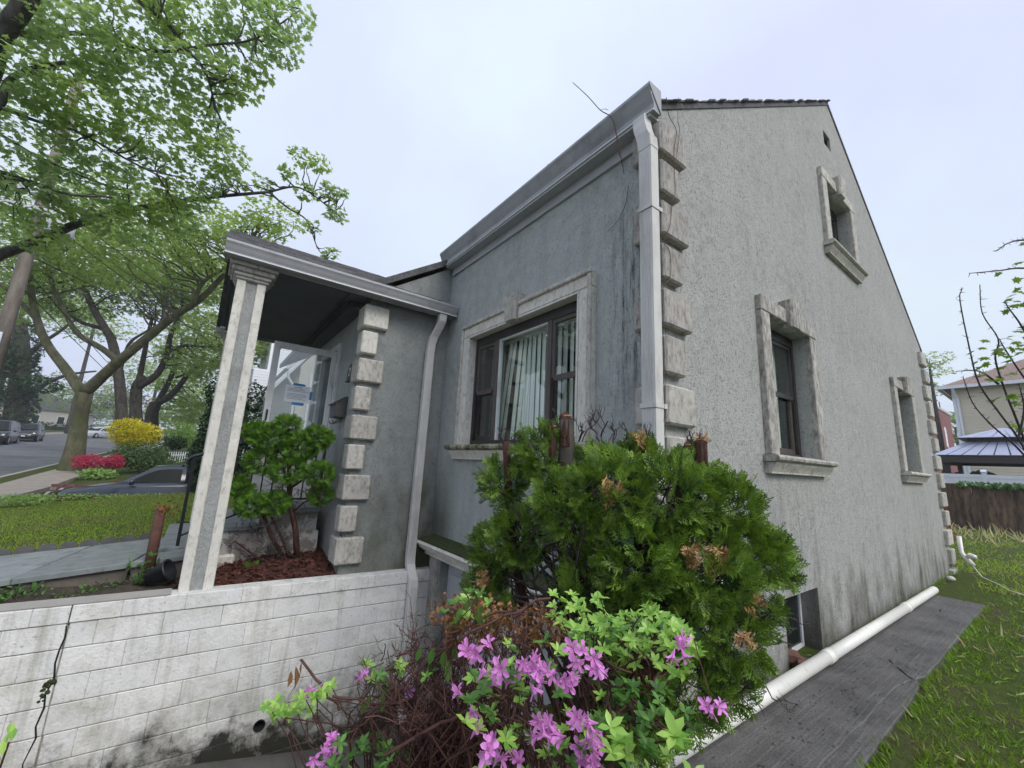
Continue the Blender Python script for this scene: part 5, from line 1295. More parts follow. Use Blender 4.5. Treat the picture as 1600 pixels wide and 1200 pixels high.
# ------------------------------------------------------------------ planting by the neighbour's drive
def shrub(name, label, c, r, n, size, mat, proto=OVAL, group=None, lumps=8, stems=True):
    c = np.asarray(c, float); r = np.asarray(r, float)
    t = thing(name, (c[0], c[1], c[2]-r[2]), label, 'shrub', group)
    bb = [(c+rvec(1)[0]*r*rng.uniform(.25, .55), r*rng.uniform(.4, .62)) for k in range(lumps)]+[(c, r*.75)]
    MB().addarr(*leaf_cloud(bb, n, size, proto, .7, .0)).build('foliage', mat, t)
    m = MB()
    for k in range(7): m.tube(curve(c-[0, 0, r[2]], c+rvec(1)[0]*r*.6, .1, 5), [.02, .017, .014, .01, .006], 5)
    m.build('stems', 'bark_dark', t); return t
shrub('yellow_shrub', 'bright yellow rounded shrub below the street trees', at(206, 676, 19.5), (1.15, 1.15, .85), 3400, .12, 'yellow_leaf')
shrub('red_azalea', 'crimson azalea in bloom beside the forked street tree', at(138, 722, 15.6), (.65, .6, .34), 1700, .065, 'petal_red')
shrub('red_azalea', 'smaller crimson azalea between the first one and the green shrub', at(179, 720, 15.8), (.42, .45, .30), 1100, .065, 'petal_red')
shrub('green_shrub', 'wide dark green shrub in front of the yellow one', at(222, 712, 17.2), (1.3, 1.2, .62), 3600, .10, 'shrub_leaf')
shrub('green_shrub', 'lower green shrub beside the white picket fence', at(268, 735, 17.5), (.8, .9, .42), 1600, .09, 'shrub_leaf')
shrub('rounded_shrub', 'pale green rounded shrub behind the white picket fence', at(285, 678, 21), (1.0, 1.0, .8), 2200, .10, 'hosta_leaf')
shrub('hosta', 'low mound of pale green leaves at the neighbour drive', at(152, 740, 14.6), (.70, .5, .20), 700, .11, 'hosta_leaf')
shrub('clipped_shrub', 'dark clipped shrub right of the yellow one', at(272, 690, 19), (.6, .6, .4), 1200, .08, 'hedge_leaf')
for k, (x, dep, ty, lb) in enumerate(((344, 11.5, 640, 'dark columnar evergreen left of the porch column'), (352, 11.2, 600, 'dark columnar evergreen hidden mostly by the porch column'), (392, 10.8, 606, 'dark columnar evergreen between porch column and storm door'))):
    top = at(x, ty, dep); t = thing('columnar_evergreen', (top[0], top[1], .3), lb, 'shrub', 'columnar evergreens by the neighbour drive')
    bb = [((top[0]+rng.normal()*.12, top[1]+rng.normal()*.12, .3+(top[2]-.3)*f_), (.48*(1.12-f_*.6), .48*(1.12-f_*.6), .42)) for f_ in (.1, .25, .4, .55, .7, .82, .92)]
    MB().addarr(*leaf_cloud(bb, 4200, .075, RHOMB, .7)).build('foliage', 'hedge_leaf', t)
    MB().tube([(top[0], top[1], .2), (top[0], top[1], top[2]-.3)], [.08, .03], 7).build('trunk', 'bark_dark', t)
# brick edging of the neighbour drive
def brickwall(label, x0, x1, y, zt_, n):
    t = thing('brick_edging', ((x0+x1)/2, y, zt_-.3), label, 'wall'); w = (x1-x0)/n
    for r_ in range(3):
        for i in range(n):
            a = x0+i*w+(w/2 if r_ % 2 else 0); zz = zt_(a) if callable(zt_) else zt_
            MB().box((a+.006, y-.05, zz-.075*(r_+1)+.008), (a+w-.006, y+.05, zz-.075*r_)).build('brick', 'brick', t)
    MB().box((x0, y-.04, (zt_ if not callable(zt_) else zt_(x0))-1.0), (x1, y+.04, (zt_ if not callable(zt_) else zt_(x0))-.012)).build('mortar_core', 'mortar', t)
brickwall('dark red brick edging between the front lawn and the parked sedan', -5.6, -1.2, 12.42, .315, 20)
brickwall('dark red brick edging on the far side of the parked sedan', -5.6, -1.2, 15.52, .36, 20)
# little white picket fence
t = thing('picket_fence', (-2.6, 19.5, .6), 'short white picket fence behind the green shrubs', 'fence')
for i in range(9):
    p = at(262+i*3.6, 722, 18.2); MB().box((p[0]-.015, p[1]-.008, p[2]-.1), (p[0]+.015, p[1]+.008, p[2]+.45)).build('picket', 'white_vinyl', t)
a, b = at(260, 712, 18.25), at(294, 711, 18.25); MB().tube([a, b], .025, 6).build('rail', 'white_vinyl', t)

# ------------------------------------------------------------------ vehicles
def car(name, label, L, Wd, Hh, paint, van=False, group='cars parked along the street'):
    t = thing(name, (0, 0, 0), label, 'car', group); w = Wd/2
    if van: ST = [(0, .55, .30), (.03, .72, .38), (.10, .92, .43), (.24, 1.02, .46), (.30, 1.04, .47), (.75, 1.05, .47), (.97, 1.02, .45), (1.0, .85, .42)]
    else: ST = [(0, .52, .30), (.03, .66, .38), (.10, .76, .43), (.26, .90, .46), (.32, .93, .47), (.70, .97, .47), (.86, 1.0, .46), (.97, .98, .44), (1.0, .80, .40)]
    v = []; K = 9
    for f_, zb, hw in ST:
        x = f_*L; q = hw*Wd*1.04
        sec = [(q*.90, .22), (q*.99, .34), (q*1.0, .55), (q*.985, max(.56, zb-.10)), (q*.93, zb-.01), (q*.6, zb+.02)]
        for a, z in sec: v.append((x, -a, z))
        v.append((x, 0, zb+.035))
        for a, z in sec[::-1]: v.append((x, a, z))
    n = 13; m = MB(); f = []
    for i in range(len(ST)-1):
        for j in range(n-1): f.append((i*n+j, i*n+j+1, (i+1)*n+j+1, (i+1)*n+j))
    f += [tuple(range(n))[::-1], tuple(len(v)-n+q for q in range(n))]
    m.add(v, f); m.build('body', paint, t, smooth=True, fixn=True)
    if van: GH = [(.22, 1.0), (.36, Hh-.06), (.50, Hh), (.85, Hh-.01), (.94, Hh-.06), (.985, 1.02)]
    else: GH = [(.27, .91), (.43, Hh-.05), (.52, Hh), (.64, Hh-.015), (.72, Hh-.07), (.88, 1.0)]
    def belt(f_): return np.interp(f_, [s[0] for s in ST], [s[1] for s in ST])
    v = []
    for f_, zt_ in GH:
        zb = belt(f_); k = (zt_-zb)/(Hh-.95); k = min(1, max(0, k)); wt = w*(.88-.16*k)
        for a, z in ((w*.90, zb-.06), (w*.88, zb), (wt, zt_-.05*k), (wt*.85, zt_)): v.append((f_*L, -a, z))
        v.append((f_*L, 0, zt_+.015))
        for a, z in ((wt*.85, zt_), (wt, zt_-.05*k), (w*.88, zb), (w*.90, zb-.06)): v.append((f_*L, a, z))
    n = 9; f = []
    for i in range(len(GH)-1):
        for j in range(n-1): f.append((i*n+j, i*n+j+1, (i+1)*n+j+1, (i+1)*n+j))
    m = MB(); m.add(v, f); m.build('roof', paint, t, smooth=True, fixn=True)
    # windows
    xs_, xe_ = (.27, .93) if van else (.335, .83)
    zt2 = Hh-.11
    for sy in (-1, 1):
        cuts = [xs_, .52, .545, .74, .765, xe_] if van else [xs_, .555, .575, .735, .745, xe_]
        for a, b in ((cuts[0], cuts[1]), (cuts[2], cuts[3]), (cuts[4], cuts[5])):
            def top(q): return min(zt2, np.interp(q, [g_[0] for g_ in GH], [g_[1] for g_ in GH])-.10)
            ta, tb = max(top(a), belt(a)+.02), max(top(b), belt(b)+.02)
            def yy(z, q): zb = belt(q); kk = (z-zb)/(Hh-zb); return sy*(w*(.88-.17*kk)+.012)
            qs = np.linspace(a, b, 5); v = []
            for q in qs: tz = max(top(q), belt(q)+.02); v += [(q*L, yy(belt(q)+.025, q), belt(q)+.025), (q*L, yy(tz, q), tz)]
            m = MB(); m.add(v, [(2*i, 2*i+2, 2*i+3, 2*i+1) for i in range(4)]); m.build('side_window', 'dark_window', t)
    def pane(nm, fa, za, wa, fb, zb, wb, off):
        m = MB(); m.add([(fa*L+off, -wa, za), (fa*L+off, wa, za), (fb*L+off, wb, zb), (fb*L+off, -wb, zb)], [(0, 1, 2, 3)]); m.build(nm, 'dark_window', t)
    if van: pane('windscreen', .225, 1.06, w*.80, .35, Hh-.11, w*.66, -.025); pane('rear_window', .985, 1.08, w*.76, .945, Hh-.13, w*.66, .03)
    else: pane('windscreen', .285, .98, w*.80, .425, Hh-.09, w*.66, -.025); pane('rear_window', .865, 1.04, w*.76, .73, Hh-.11, w*.64, .03)
    for sx in (.185, .80):
        for sy in (-1, 1):
            r = .33; c = (sx*L, sy*(w-.10), r); wh = link('wheel', None, t, c)
            MB().lathe([(.20, -.10), (r-.02, -.10), (r, -.06), (r, .06), (r-.02, .10), (.20, .10)], c, 1, 22).build('tyre', 'tyre', wh, smooth=True)
            m = MB(); m.lathe([(0, .0), (.20, .0)], (c[0], c[1]+sy*.06, c[2]), 1, 18)
            for k in range(5):
                q = k*2*math.pi/5; m.tube([(c[0], c[1]+sy*.085, c[2]), (c[0]+.2*math.cos(q), c[1]+sy*.08, c[2]+.2*math.sin(q))], .025, 4)
            m.lathe([(.21, -.09), (.215, .10)], c, 1, 22); m.build('rim', 'rim', wh)
            MB().lathe([(.36, -.02), (.36, .02), (.33, .02)], (c[0], sy*(w-.01), c[2]), 1, 22)
    zl = .66 if van else .60
    for sy in (-1, 1):
        a, b = sorted((sy*w*.50, sy*w*.86)); MB().add([(.012*L, a, zl), (.03*L+.02, b, zl), (.075*L, b+sy*.02, zl+.13), (.035*L, a, zl+.12), (.012*L-.03, a, zl+.01), (.03*L-.02, b, zl+.01), (.07*L, b+sy*.035, zl+.12), (.02*L, a, zl+.12)], [(4, 5, 6, 7), (0, 1, 5, 4), (3, 2, 6, 7), (0, 3, 7, 4), (1, 2, 6, 5)]).build('headlight', 'lamp_glass', t)
        a, b = sorted((sy*w*.6, sy*w*.92)); MB().box((L*.985, a, .78), (L*1.003, b, .92)).build('tail_light', 'red_lamp', t, bevel=.02)
        y = sy*(w+.10); x = (.27 if van else .345)*L; MB().lathe([(0, -.06), (.07, -.05), (.085, 0), (.05, .05), (0, .07)], (x, y, 1.02 if van else .98), 0, 10).build('wing_mirror', paint, t, smooth=True)
        MB().box((.60*L, sy*(w*.955)-.012, .84), (.635*L, sy*(w*.955)+.012, .865)).build('door_handle', 'chrome', t)
    MB().box((-.01, -w*.45, .50), (.02*L, w*.45, .60)).build('grille', 'black_plastic', t, bevel=.01)
    MB().box((-.02, -w*.72, .26), (.03*L, w*.72, .40)).build('front_bumper', paint, t, bevel=.03)
    MB().box((-.028, -.25, .42), (-.012, .25, .53)).build('number_plate', 'white_frame', t)
    return t
def place(o, loc, rz): o.location = loc; o.rotation_euler = (0, 0, rz)
place(car('parked_sedan', 'dark blue sedan parked in the sunken neighbour drive', 4.7, 1.8, 1.44, 'navy_paint', group=None), (-5.35, 14.2, -.40), 0)
def roadcar(px, py, dep, rz, *a, **k):
    p = at(px, py, dep); o = car(*a, **k); place(o, (p[0], p[1], rise(p[1])+.06), rz); return o
roadcar(-26, 692, 28, R(95), 'parked_van', 'black van parked at the far left across the road', 4.9, 1.9, 1.82, 'black_paint', van=True)
roadcar(30, 688, 34, R(95), 'parked_hatchback', 'black hatchback parked behind the black van', 4.2, 1.8, 1.62, 'black_paint', van=True)
roadcar(128, 683, 50, R(62), 'parked_car', 'silver car up the road seen past the forked tree', 4.5, 1.8, 1.5, 'silver_paint')
roadcar(152, 681, 58, R(62), 'parked_car', 'white car beside the silver one up the road', 4.5, 1.8, 1.55, 'white_paint', van=True)

# ------------------------------------------------------------------ utility pole
px_, py_ = -6.22, 11.9
up = thing('utility_pole', (px_, py_, .1), 'leaning-looking wooden utility pole behind the maple leaves at the left edge', 'pole')
MB().tube([(px_, py_, .1), (px_, py_, 5), (px_-.02, py_, 10.5)], [.135, .12, .10], 12).build('post', 'pole_wood', up, smooth=True)
for z, h_ in ((7.0, .12), (6.55, .16)): MB().box((px_-.85, py_-.22, z), (px_+.55, py_-.12, z+h_)).build('crossarm', 'pole_metal', up)
MB().lathe([(0, 0), (.22, 0), (.24, .04), (.24, .55), (.2, .6), (0, .6)], (px_+.45, py_-.3, 6.1), 2, 14).build('transformer', 'pole_metal', up, smooth=True)
MB().box((px_-.20, py_-.20, 3.4), (px_+.04, py_-.165, 3.75)).build('sign_plate', 'paper', up)
for k, (z, e) in enumerate(((7.1, (8.0, 46, 8.2)), (6.6, (6, 46, 7.6)), (5.6, (-1.5, 16.8, 5.4)), (5.3, (-6.6, 60, 7)), (4.9, (-6.4, 60, 6.6)))):
    tag(MB().tube(curve((px_, py_, z), e, 0, 10, .02, 0), .011, 5).build('overhead_wire', 'wire'), ('top wire from the pole crossing behind the porch roof', 'second wire from the pole crossing behind the porch roof', 'service wire from the pole to the white-sided house', 'wire following the street from the pole, the upper one', 'wire following the street from the pole, the lower one')[k], 'wire', 'overhead wires')

# ------------------------------------------------------------------ neighbour's white house beyond the porch
def siding(m, axis, fixed, a, b, z0, z1, lap, out):
    n = int((z1-z0)/lap)
    for i in range(n):
        z = z0+i*lap
        if axis == 0: m.add([(fixed-out, a, z), (fixed-out, b, z), (fixed, b, z+lap), (fixed, a, z+lap), (fixed, a, z), (fixed, b, z)], [(0, 1, 2, 3), (0, 4, 5, 1)])
        else: m.add([(a, fixed-out, z), (b, fixed-out, z), (b, fixed, z+lap), (a, fixed, z+lap), (a, fixed, z), (b, fixed, z)], [(0, 1, 2, 3), (0, 4, 5, 1)])
NH = thing('neighbour_house', (3, 27, .4), 'white-sided house glimpsed past the porch column above the dark evergreens', 'house')
m = MB(); siding(m, 1, 26, 0, 9, .6, 9.4, .16, .02); siding(m, 1, 25.5, -.75, -.01, .6, 6.2, .16, .02); m.build('siding', 'siding_white', NH)
MB().box((.01, 26.02, .3), (9, 33, 9.4)).build('wall_core', 'siding_white', NH); MB().box((-.74, 25.52, .3), (-.012, 30, 6.2)).build('wall_core', 'siding_white', NH)
m = MB(); m.prism([(-.3, 9.4), (4.5, 12), (9.3, 9.4)], 1, 25.7, 33.3); m.build('roof', 'roof_grey', NH, fixn=True)
MB().box((-.06, 25.93, .6), (.05, 25.97, 9.4)).build('corner_board', 'white_vinyl', NH)
w_ = MB().box((2.0, 25.9, 5.5), (3.0, 25.97, 7.0)).build('window', 'white_vinyl', NH); MB().box((2.08, 25.88, 5.58), (2.92, 25.899, 6.92)).build('pane', 'dark_window', w_)
NG = thing('taupe_house', (3, 19, .4), 'taupe neighbour house with white eave and wall lantern seen through the storm door glass', 'house')
m = MB(); m.prism([(.35, .1), (4.6, .1), (4.6, 5.2), (2.5, 8.2), (.35, 5.1)], 1, 17.0, 25.0); m.build('wall', 'stucco_taupe', NG, fixn=True)
m = MB(); m.prism([(-.10, 4.85), (2.5, 8.55), (2.5, 8.75), (-.25, 4.85)], 1, 16.75, 25.2); m.prism([(5.1, 4.85), (2.5, 8.55), (2.5, 8.75), (5.25, 4.85)], 1, 16.75, 25.2); m.build('roof', 'soffit', NG, fixn=True)
MB().tube([(-.12, 16.9, 4.8), (-.05, 16.9, 4.5), (.25, 16.93, 4.1), (.27, 16.93, .5)], .05, 8).build('downspout', 'soffit', NG)
ln = MB().lathe([(0, 0), (.05, 0), (.09, .10), (.12, .34), (.13, .36), (.03, .48), (0, .5)], (1.35, 16.8, 3.9), 2, 8).build('wall_lantern', 'pole_metal', NG)
MB().tube([(1.35, 17.0, 4.3), (1.35, 16.85, 4.5), (1.35, 16.8, 4.38)], .02, 5).build('bracket', 'pole_metal', ln)
w_ = MB().box((.75, 16.95, 2.3), (1.1, 17.02, 4.8)).build('pilaster', 'soffit', NG)
w_ = MB().box((1.75, 16.93, 2.2), (3.2, 16.995, 4.0)).build('window', 'white_vinyl', NG); MB().box((1.85, 16.92, 2.3), (3.1, 16.929, 3.9)).build('pane', 'dark_window', w_)
# pale house far across the road
c = at(62, 655, 70); FH = thing('far_house', (c[0], c[1], rise(c[1])), 'pale house far across the road behind the parked cars', 'house'); z = rise(c[1])
MB().box((c[0]-8, c[1], z), (c[0]+5, c[1]+10, z+3.4)).build('wall', 'siding_pale', FH)
m = MB(); m.prism([(c[0]-8.4, z+3.35), (c[0]-1.5, z+7), (c[0]+5.4, z+3.35)], 1, c[1]-.3, c[1]+10.3); m.build('roof', 'roof_grey', FH, fixn=True)
for k in range(4):
    q = MB().box((c[0]-7+k*3, c[1]-.05, z+1.1), (c[0]-6+k*3, c[1]-.005, z+2.5)).build('window', 'white_vinyl', FH); MB().box((c[0]-6.9+k*3, c[1]-.06, z+1.2), (c[0]-6.1+k*3, c[1]-.051, z+2.4)).build('pane', 'dark_window', q)
hd = thing('clipped_hedge', at(90, 672, 66), 'low dark hedge in front of the far pale house', 'hedge'); p = at(86, 668, 66)
MB().addarr(*leaf_cloud([(p+[k*1.2-3, 0, 0], (.9, .7, .8)) for k in range(7)], 2600, .2, RHOMB, .6)).build('foliage', 'hedge_leaf', hd)
MB().box((p[0]-3.5, p[1]-.2, rise(p[1])), (p[0]+4.5, p[1]+.2, p[2]+.2)).build('stems', 'bark_dark', hd)

# ------------------------------------------------------------------ back yard: fences, gazebo, houses
WF = thing('log_fence', (21, -2, 0), 'dark weathered log palisade fence across the back yard', 'fence')
y = 2.2; i = 0
while y > -7:
    w_ = rng.uniform(.12, .20); h_ = 1.60+rng.normal()*.035; m = MB(); k = 7; v = []
    for zz, sc in ((-.05, 1), (h_*.5, .97+rng.normal()*.03), (h_, .93)):
        for q in range(k+1): an = math.pi*q/k; v.append((21-math.sin(an)*w_*.22*sc+rng.normal()*.006, y+math.cos(an)*w_*.64*sc+(.012*math.sin(i*3.1))*zz, zz))
    f = [(r_*(k+1)+q, r_*(k+1)+q+1, (r_+1)*(k+1)+q+1, (r_+1)*(k+1)+q) for r_ in range(2) for q in range(k)]+[tuple(2*(k+1)+q for q in range(k+1))]
    m.add(v, f); m.build('log', 'fence_wood', WF); y -= w_+.012; i += 1
MB().box((21.03, -7, .25), (21.08, 2.2, .37)).build('rail', 'fence_wood', WF); MB().box((21.03, -7, 1.2), (21.08, 2.2, 1.32)).build('rail', 'fence_wood', WF)
VF = thing('vinyl_fence', (23.6, -2, 0), 'white vinyl privacy fence behind the log palisade', 'fence')
for k in range(6):
    yb = 2.6-k*1.9; MB().box((23.55, yb-.07, 0), (23.69, yb+.07, 2.16)).build('post', 'white_vinyl', VF)
    m = MB(); m.box((23.52, yb-.10, 2.161), (23.72, yb+.10, 2.19)); m.prism([(23.54, 2.19), (23.70, 2.19), (23.62, 2.27)], 1, yb-.08, yb+.08); m.build('post_cap', 'white_vinyl', VF)
    if k < 5:
        for z in (.1, 1.93): MB().box((23.585, yb-1.83, z), (23.655, yb-.071, z+.14)).build('rail', 'white_vinyl', VF)
        for j in range(11): MB().box((23.60, yb-.075-(j+1)*.159, .24), (23.64, yb-.079-j*.159, 1.93)).build('board', 'white_vinyl', VF)
IV = thing('fence_ivy', (20.9, 0, 1.6), 'green ivy spilling over the top of the log palisade', 'vine')
MB().addarr(*leaf_cloud([((20.95, 1.0-.3*k, 1.62), (.18, .24, .10)) for k in range(6)]+[((20.95, -1.5-.4*k, 1.65), (.2, .3, .16)) for k in range(4)], 1500, .09, STAR, .5)).build('leaves', 'azalea_dark', IV)
MB().tube(curve((20.93, 1.2, 1.6), (20.93, -3, 1.6), .01, 12), .012, 5).build('stem', 'twig_grey', IV)

GZ = thing('gazebo', (27, -1.5, .3), 'dark framed gazebo with two-tier grey metal hip roof', 'gazebo')
gl = at(1460, 722, 18.3); gx, gy = gl[0], gl[1]; Sg = 4.0; cx, cy = gx+Sg/2, gy-Sg/2; z0 = gl[2]
def frustum(name, parent, h0, za, h1, zb, mat):
    A = [(cx-h0, cy-h0, za), (cx+h0, cy-h0, za), (cx+h0, cy+h0, za), (cx-h0, cy+h0, za)]; B = [(cx-h1, cy-h1, zb), (cx+h1, cy-h1, zb), (cx+h1, cy+h1, zb), (cx-h1, cy+h1, zb)]
    for i in range(4):
        j = (i+1) % 4; n = max(3, int(h0*2/.45)); a0, a1, b0, b1 = map(np.array, (A[i], A[j], B[i], B[j]))
        for k in range(n):
            p, q = k/n+.006, (k+1)/n-.006
            m = MB(); v = [a0+(a1-a0)*p, a0+(a1-a0)*q, b0+(b1-b0)*q, b0+(b1-b0)*p]; nn = np.cross(v[1]-v[0], v[3]-v[0]); nn /= np.linalg.norm(nn)
            m.add(v+[x_+nn*.02 for x_ in v], [(0,3,2,1),(4,5,6,7),(0,1,5,4),(1,2,6,5),(2,3,7,6),(3,0,4,7)]); m.build('roof_panel', mat, parent)
    m = MB(); m.add([np.array(q)-[0, 0, .02] for q in A+B], [(0,1,5,4),(1,2,6,5),(2,3,7,6),(3,0,4,7)]); m.build('roof_deck', 'gazebo_frame', parent)
h = Sg/2; zt_ = z0+.30
for a, b in (((cx-h, cy-h, z0), (cx-h+.08, cy+h, zt_)), ((cx+h-.08, cy-h, z0), (cx+h, cy+h, zt_)), ((cx-h+.08, cy-h, z0), (cx+h-.08, cy-h+.08, zt_)), ((cx-h+.08, cy+h-.08, z0), (cx+h-.08, cy+h, zt_))): MB().box(a, b).build('fascia', 'gazebo_frame', GZ)
frustum('r', GZ, h+.03, zt_+.01, h*.52, zt_+.62, 'gazebo_roof')
for a, b in (((cx-h*.5, cy-h*.5, zt_+.58), (cx+h*.5, cy+h*.5, zt_+.80)),): MB().box(a, b).build('vent_box', 'gazebo_frame', GZ)
frustum('r', GZ, h*.64, zt_+.81, .05, zt_+1.30, 'gazebo_roof')
for sx in (-1, 1):
    for sy in (-1, 1): MB().box((cx+sx*(h-.35)-.08, cy+sy*(h-.35)-.08, .1), (cx+sx*(h-.35)+.08, cy+sy*(h-.35)+.08, z0)).build('post', 'gazebo_frame', GZ)
# covered things standing under it
for k, (dy, w_, hh, mt, lb) in enumerate(((.55, .35, 1.9, 'black_plastic', 'black covered grill standing under the gazebo'), (1.3, .5, 2.0, 'gazebo_frame', 'tall dark covered furniture under the gazebo'))):
    yb = gy-dy; m = MB(); m.prism([(yb-w_, .3), (yb+w_, .3), (yb+w_*.95, hh*.9+.3), (yb+w_*.5, hh+.3), (yb-w_*.4, hh+.25), (yb-w_*.9, hh*.85+.3)], 0, gx+1.2, gx+1.9); tag(m.build('covered_furniture', mt, bevel=.08, seg=2, fixn=True), lb, 'furniture')

BH = thing('beige_house', (33, -3, .3), 'two-storey beige-sided house with brown hip roof behind the gazebo', 'house')
bc = at(1487, 612, 24); X0, Y0 = bc[0], bc[1]; ze = at(1470, 604, 24)[2]
m = MB(); siding(m, 0, X0, Y0-12, Y0, .2, ze-.1, .16, .025); m.build('siding', 'siding_beige', BH)
MB().box((X0+.002, Y0-12, .2), (X0+9, Y0-.002, ze)).build('wall_core', 'siding_beige', BH)
MB().box((X0-.04, Y0-.12, .2), (X0-.028, Y0+.02, ze)).build('corner_board', 'white_vinyl', BH)
m = MB(); e = .45; A = [(X0-e, Y0+e, ze), (X0+9+e, Y0+e, ze), (X0+9+e, Y0-12-e, ze), (X0-e, Y0-12-e, ze)]; B = [(X0+4.5, Y0-4.5, ze+2.7), (X0+4.5, Y0-7.5, ze+2.7)]
m.add(A+B, [(0, 1, 4), (1, 2, 5, 4), (2, 3, 5), (3, 0, 4, 5), (3, 2, 1, 0)]); m.build('roof', 'roof_brown', BH)
MB().box((X0-e-.12, Y0-12-e, ze-.16), (X0-e-.005, Y0+e+.1, ze+.01)).build('gutter', 'white_vinyl', BH); MB().box((X0-e, Y0+e+.005, ze-.16), (X0+9, Y0+e+.1, ze+.01)).build('gutter', 'white_vinyl', BH)
m = MB(); m.tube([(X0-e-.05, Y0-.1, ze-.16), (X0-.3, Y0-.12, ze-.45), (X0-.1, Y0-.2, ze-.7), (X0-.1, Y0-.2, .4)], .06, 8); m.build('downspout', 'white_vinyl', BH)
w_ = MB().box((X0-.07, Y0-5.2, ze-2.5), (X0-.03, Y0-4.2, ze-.8)).build('window', 'white_vinyl', BH); MB().box((X0-.08, Y0-5.1, ze-2.4), (X0-.071, Y0-4.3, ze-.9)).build('pane', 'dark_window', w_)

BB = thing('brick_building', (48, 8, 0), 'red brick building with narrow white arched windows behind the house corner', 'building')
a = onp(1, 6.5, 1447, 629); b = onp(1, 6.5, 1484, 649); zt_ = (a[2]+b[2])/2
MB().box((a[0]-12, 6.5, -1), (b[0], 16, zt_)).build('wall', 'brick_wall', BB)
MB().box((a[0]-12, 6.42, zt_+.001), (b[0]+.1, 16, zt_+.25)).build('parapet', 'cast_stone', BB)
for px, pa, pb in ((1464, 660, 690), (1477, 667, 696), (1452, 652, 684)):
    p = onp(1, 6.42, px, pa); q = onp(1, 6.42, px, pb); w_ = .45; z1, z0_ = p[2], q[2]
    poly = [(p[0]-w_, z0_), (p[0]+w_, z0_), (p[0]+w_, z1-w_)]+[(p[0]+w_*math.cos(t_), z1-w_+w_*math.sin(t_)) for t_ in lin(.4, math.pi-.4, 5)]+[(p[0]-w_, z1-w_)]
    wnd = MB().prism(poly, 1, 6.44, 6.497).build('arched_window', 'white_vinyl', BB, fixn=True)
    MB().box((p[0]-w_-.15, 6.40, z0_-.25), (p[0]+w_+.15, 6.497, z0_-.02)).build('sill', 'cast_stone', BB)
MB().box((b[0]-5, 8, zt_+.26), (b[0]-1, 12, zt_+1.6)).build('roof_hut', 'roof_grey', BB)
for k in range(6): MB().tube([(a[0]-2+k*2.2, 6.7, zt_+.2), (a[0]-2+k*2.2, 6.7, zt_+1.2)], .05, 5).build('rail_post', 'black_iron', BB)
MB().tube([(a[0]-3, 6.7, zt_+1.2), (b[0]-5, 6.7, zt_+1.2)], .05, 5).build('roof_rail', 'black_iron', BB)
c = at(1452, 572, 30); base = np.array([c[0], c[1], 0])
tree('yard_tree', 'sparse pale green tree peeking out behind the rear quoins', base, (np.array([base, (base+c)/2, c]), [.2, .15, .06]), [], [(c+[0, -.2, .5], (1.3, 1.3, .5)), (c+[0, 0, -.4], (1.2, 1.2, .5)), (c+[1, .4, -1.6], (1.2, 1.0, .6))], 800, .16, 'tree_leaf_c', 'bark_dark', STAR, None, 26, .03, .3, .4)
c = at(1492, 668, 60); base = np.array([c[0], c[1], 0])
tree('yard_tree', 'green tree in the gap between brick building and beige house', base, (np.array([base, (base+c)/2, c]), [.3, .2, .1]), [], [(c, (2.5, 2.5, 2.5))], 900, .4, 'tree_leaf_b', 'bark_dark', STAR, None, 10, .04, .4, .2)
p = at(1484, 795, 10.2); shrub('dead_bush', 'brown dead bush behind the rear corner of the house', (p[0], p[1]+.35, .62), (.42, .42, .6), 1500, .09, 'dead', RHOMB)

# branches reaching in from the right edge
RB = thing('sapling', (at(1640, 800, 2.55)[0]+.12, at(1640, 800, 2.55)[1]-.1, 0), 'sapling branches with maple-like leaves reaching in from the right edge', 'tree')
stems_ = [[(1640,800),(1600,700),(1565,650),(1530,600),(1515,545),(1500,470),(1503,452)],[(1640,790),(1590,660),(1570,610),(1555,560),(1560,530),(1535,490),(1531,445)],[(1640,640),(1600,590),(1570,545),(1562,530)],[(1660,430),(1600,419),(1560,423),(1515,427)],[(1640,380),(1600,375),(1575,380),(1558,392)],[(1640,760),(1590,700),(1550,665),(1520,630),(1505,590)],[(1640,560),(1610,530),(1590,500),(1575,480),(1570,470)],[(1590,690),(1600,640),(1592,600)],[(1560,600),(1530,580),(1495,580)]]
nodes = []
_p = at(1640, 800, 2.55); MB().tube([(_p[0]+.12, _p[1]-.1, -.05), (_p[0]+.1, _p[1]-.08, _p[2]*.5), _p], [.022, .017, .010], 8).build('trunk', 'bark_dark', RB)
m = MB()
for k, sp_ in enumerate(stems_):
    q = smooth([at(x, y, 2.5+.05*(k % 3)) for x, y in sp_], 4); m.tube(q, np.linspace(.007, .0022, len(q)), 6, False); nodes.append(q)
m.build('branch', 'twig_grey', RB)
m = MB()
for q in nodes:
    for p in q[3:]:
        for z in range(2): m.tube([p, p+rvec(1)[0]*rng.uniform(.01, .03)], [.002, .001], 4)
m.build('buds', 'twig_grey', RB)
lv = []
for a, b, n in ((1560,540,5),(1580,548,5),(1595,545,4),(1535,575,3),(1500,580,1),(1545,580,3),(1590,385,2),(1562,428,1),(1590,420,2),(1575,470,3),(1595,475,3),(1590,580,3),(1600,610,3),(1585,660,2),(1597,520,5),(1575,565,4),(1540,545,3),(1570,590,3),(1590,630,4),(1565,625,2),(1595,455,3)):
    for k in range(n): lv.append(at(a+rng.normal()*9, b+rng.normal()*7, rng.uniform(2.45, 2.65)))
lv = np.array(lv); N = len(lv)
single_leaves(MAPLE, lv, frames(rvec(N)*[1, 1, .3]+norm(lv-at(1640, 640, 2.55))*.6+[0, 0, -.4], rvec(N)*.6+[0, 0, .9]), rng.uniform(.038, .072, N), 'mulberry', RB)

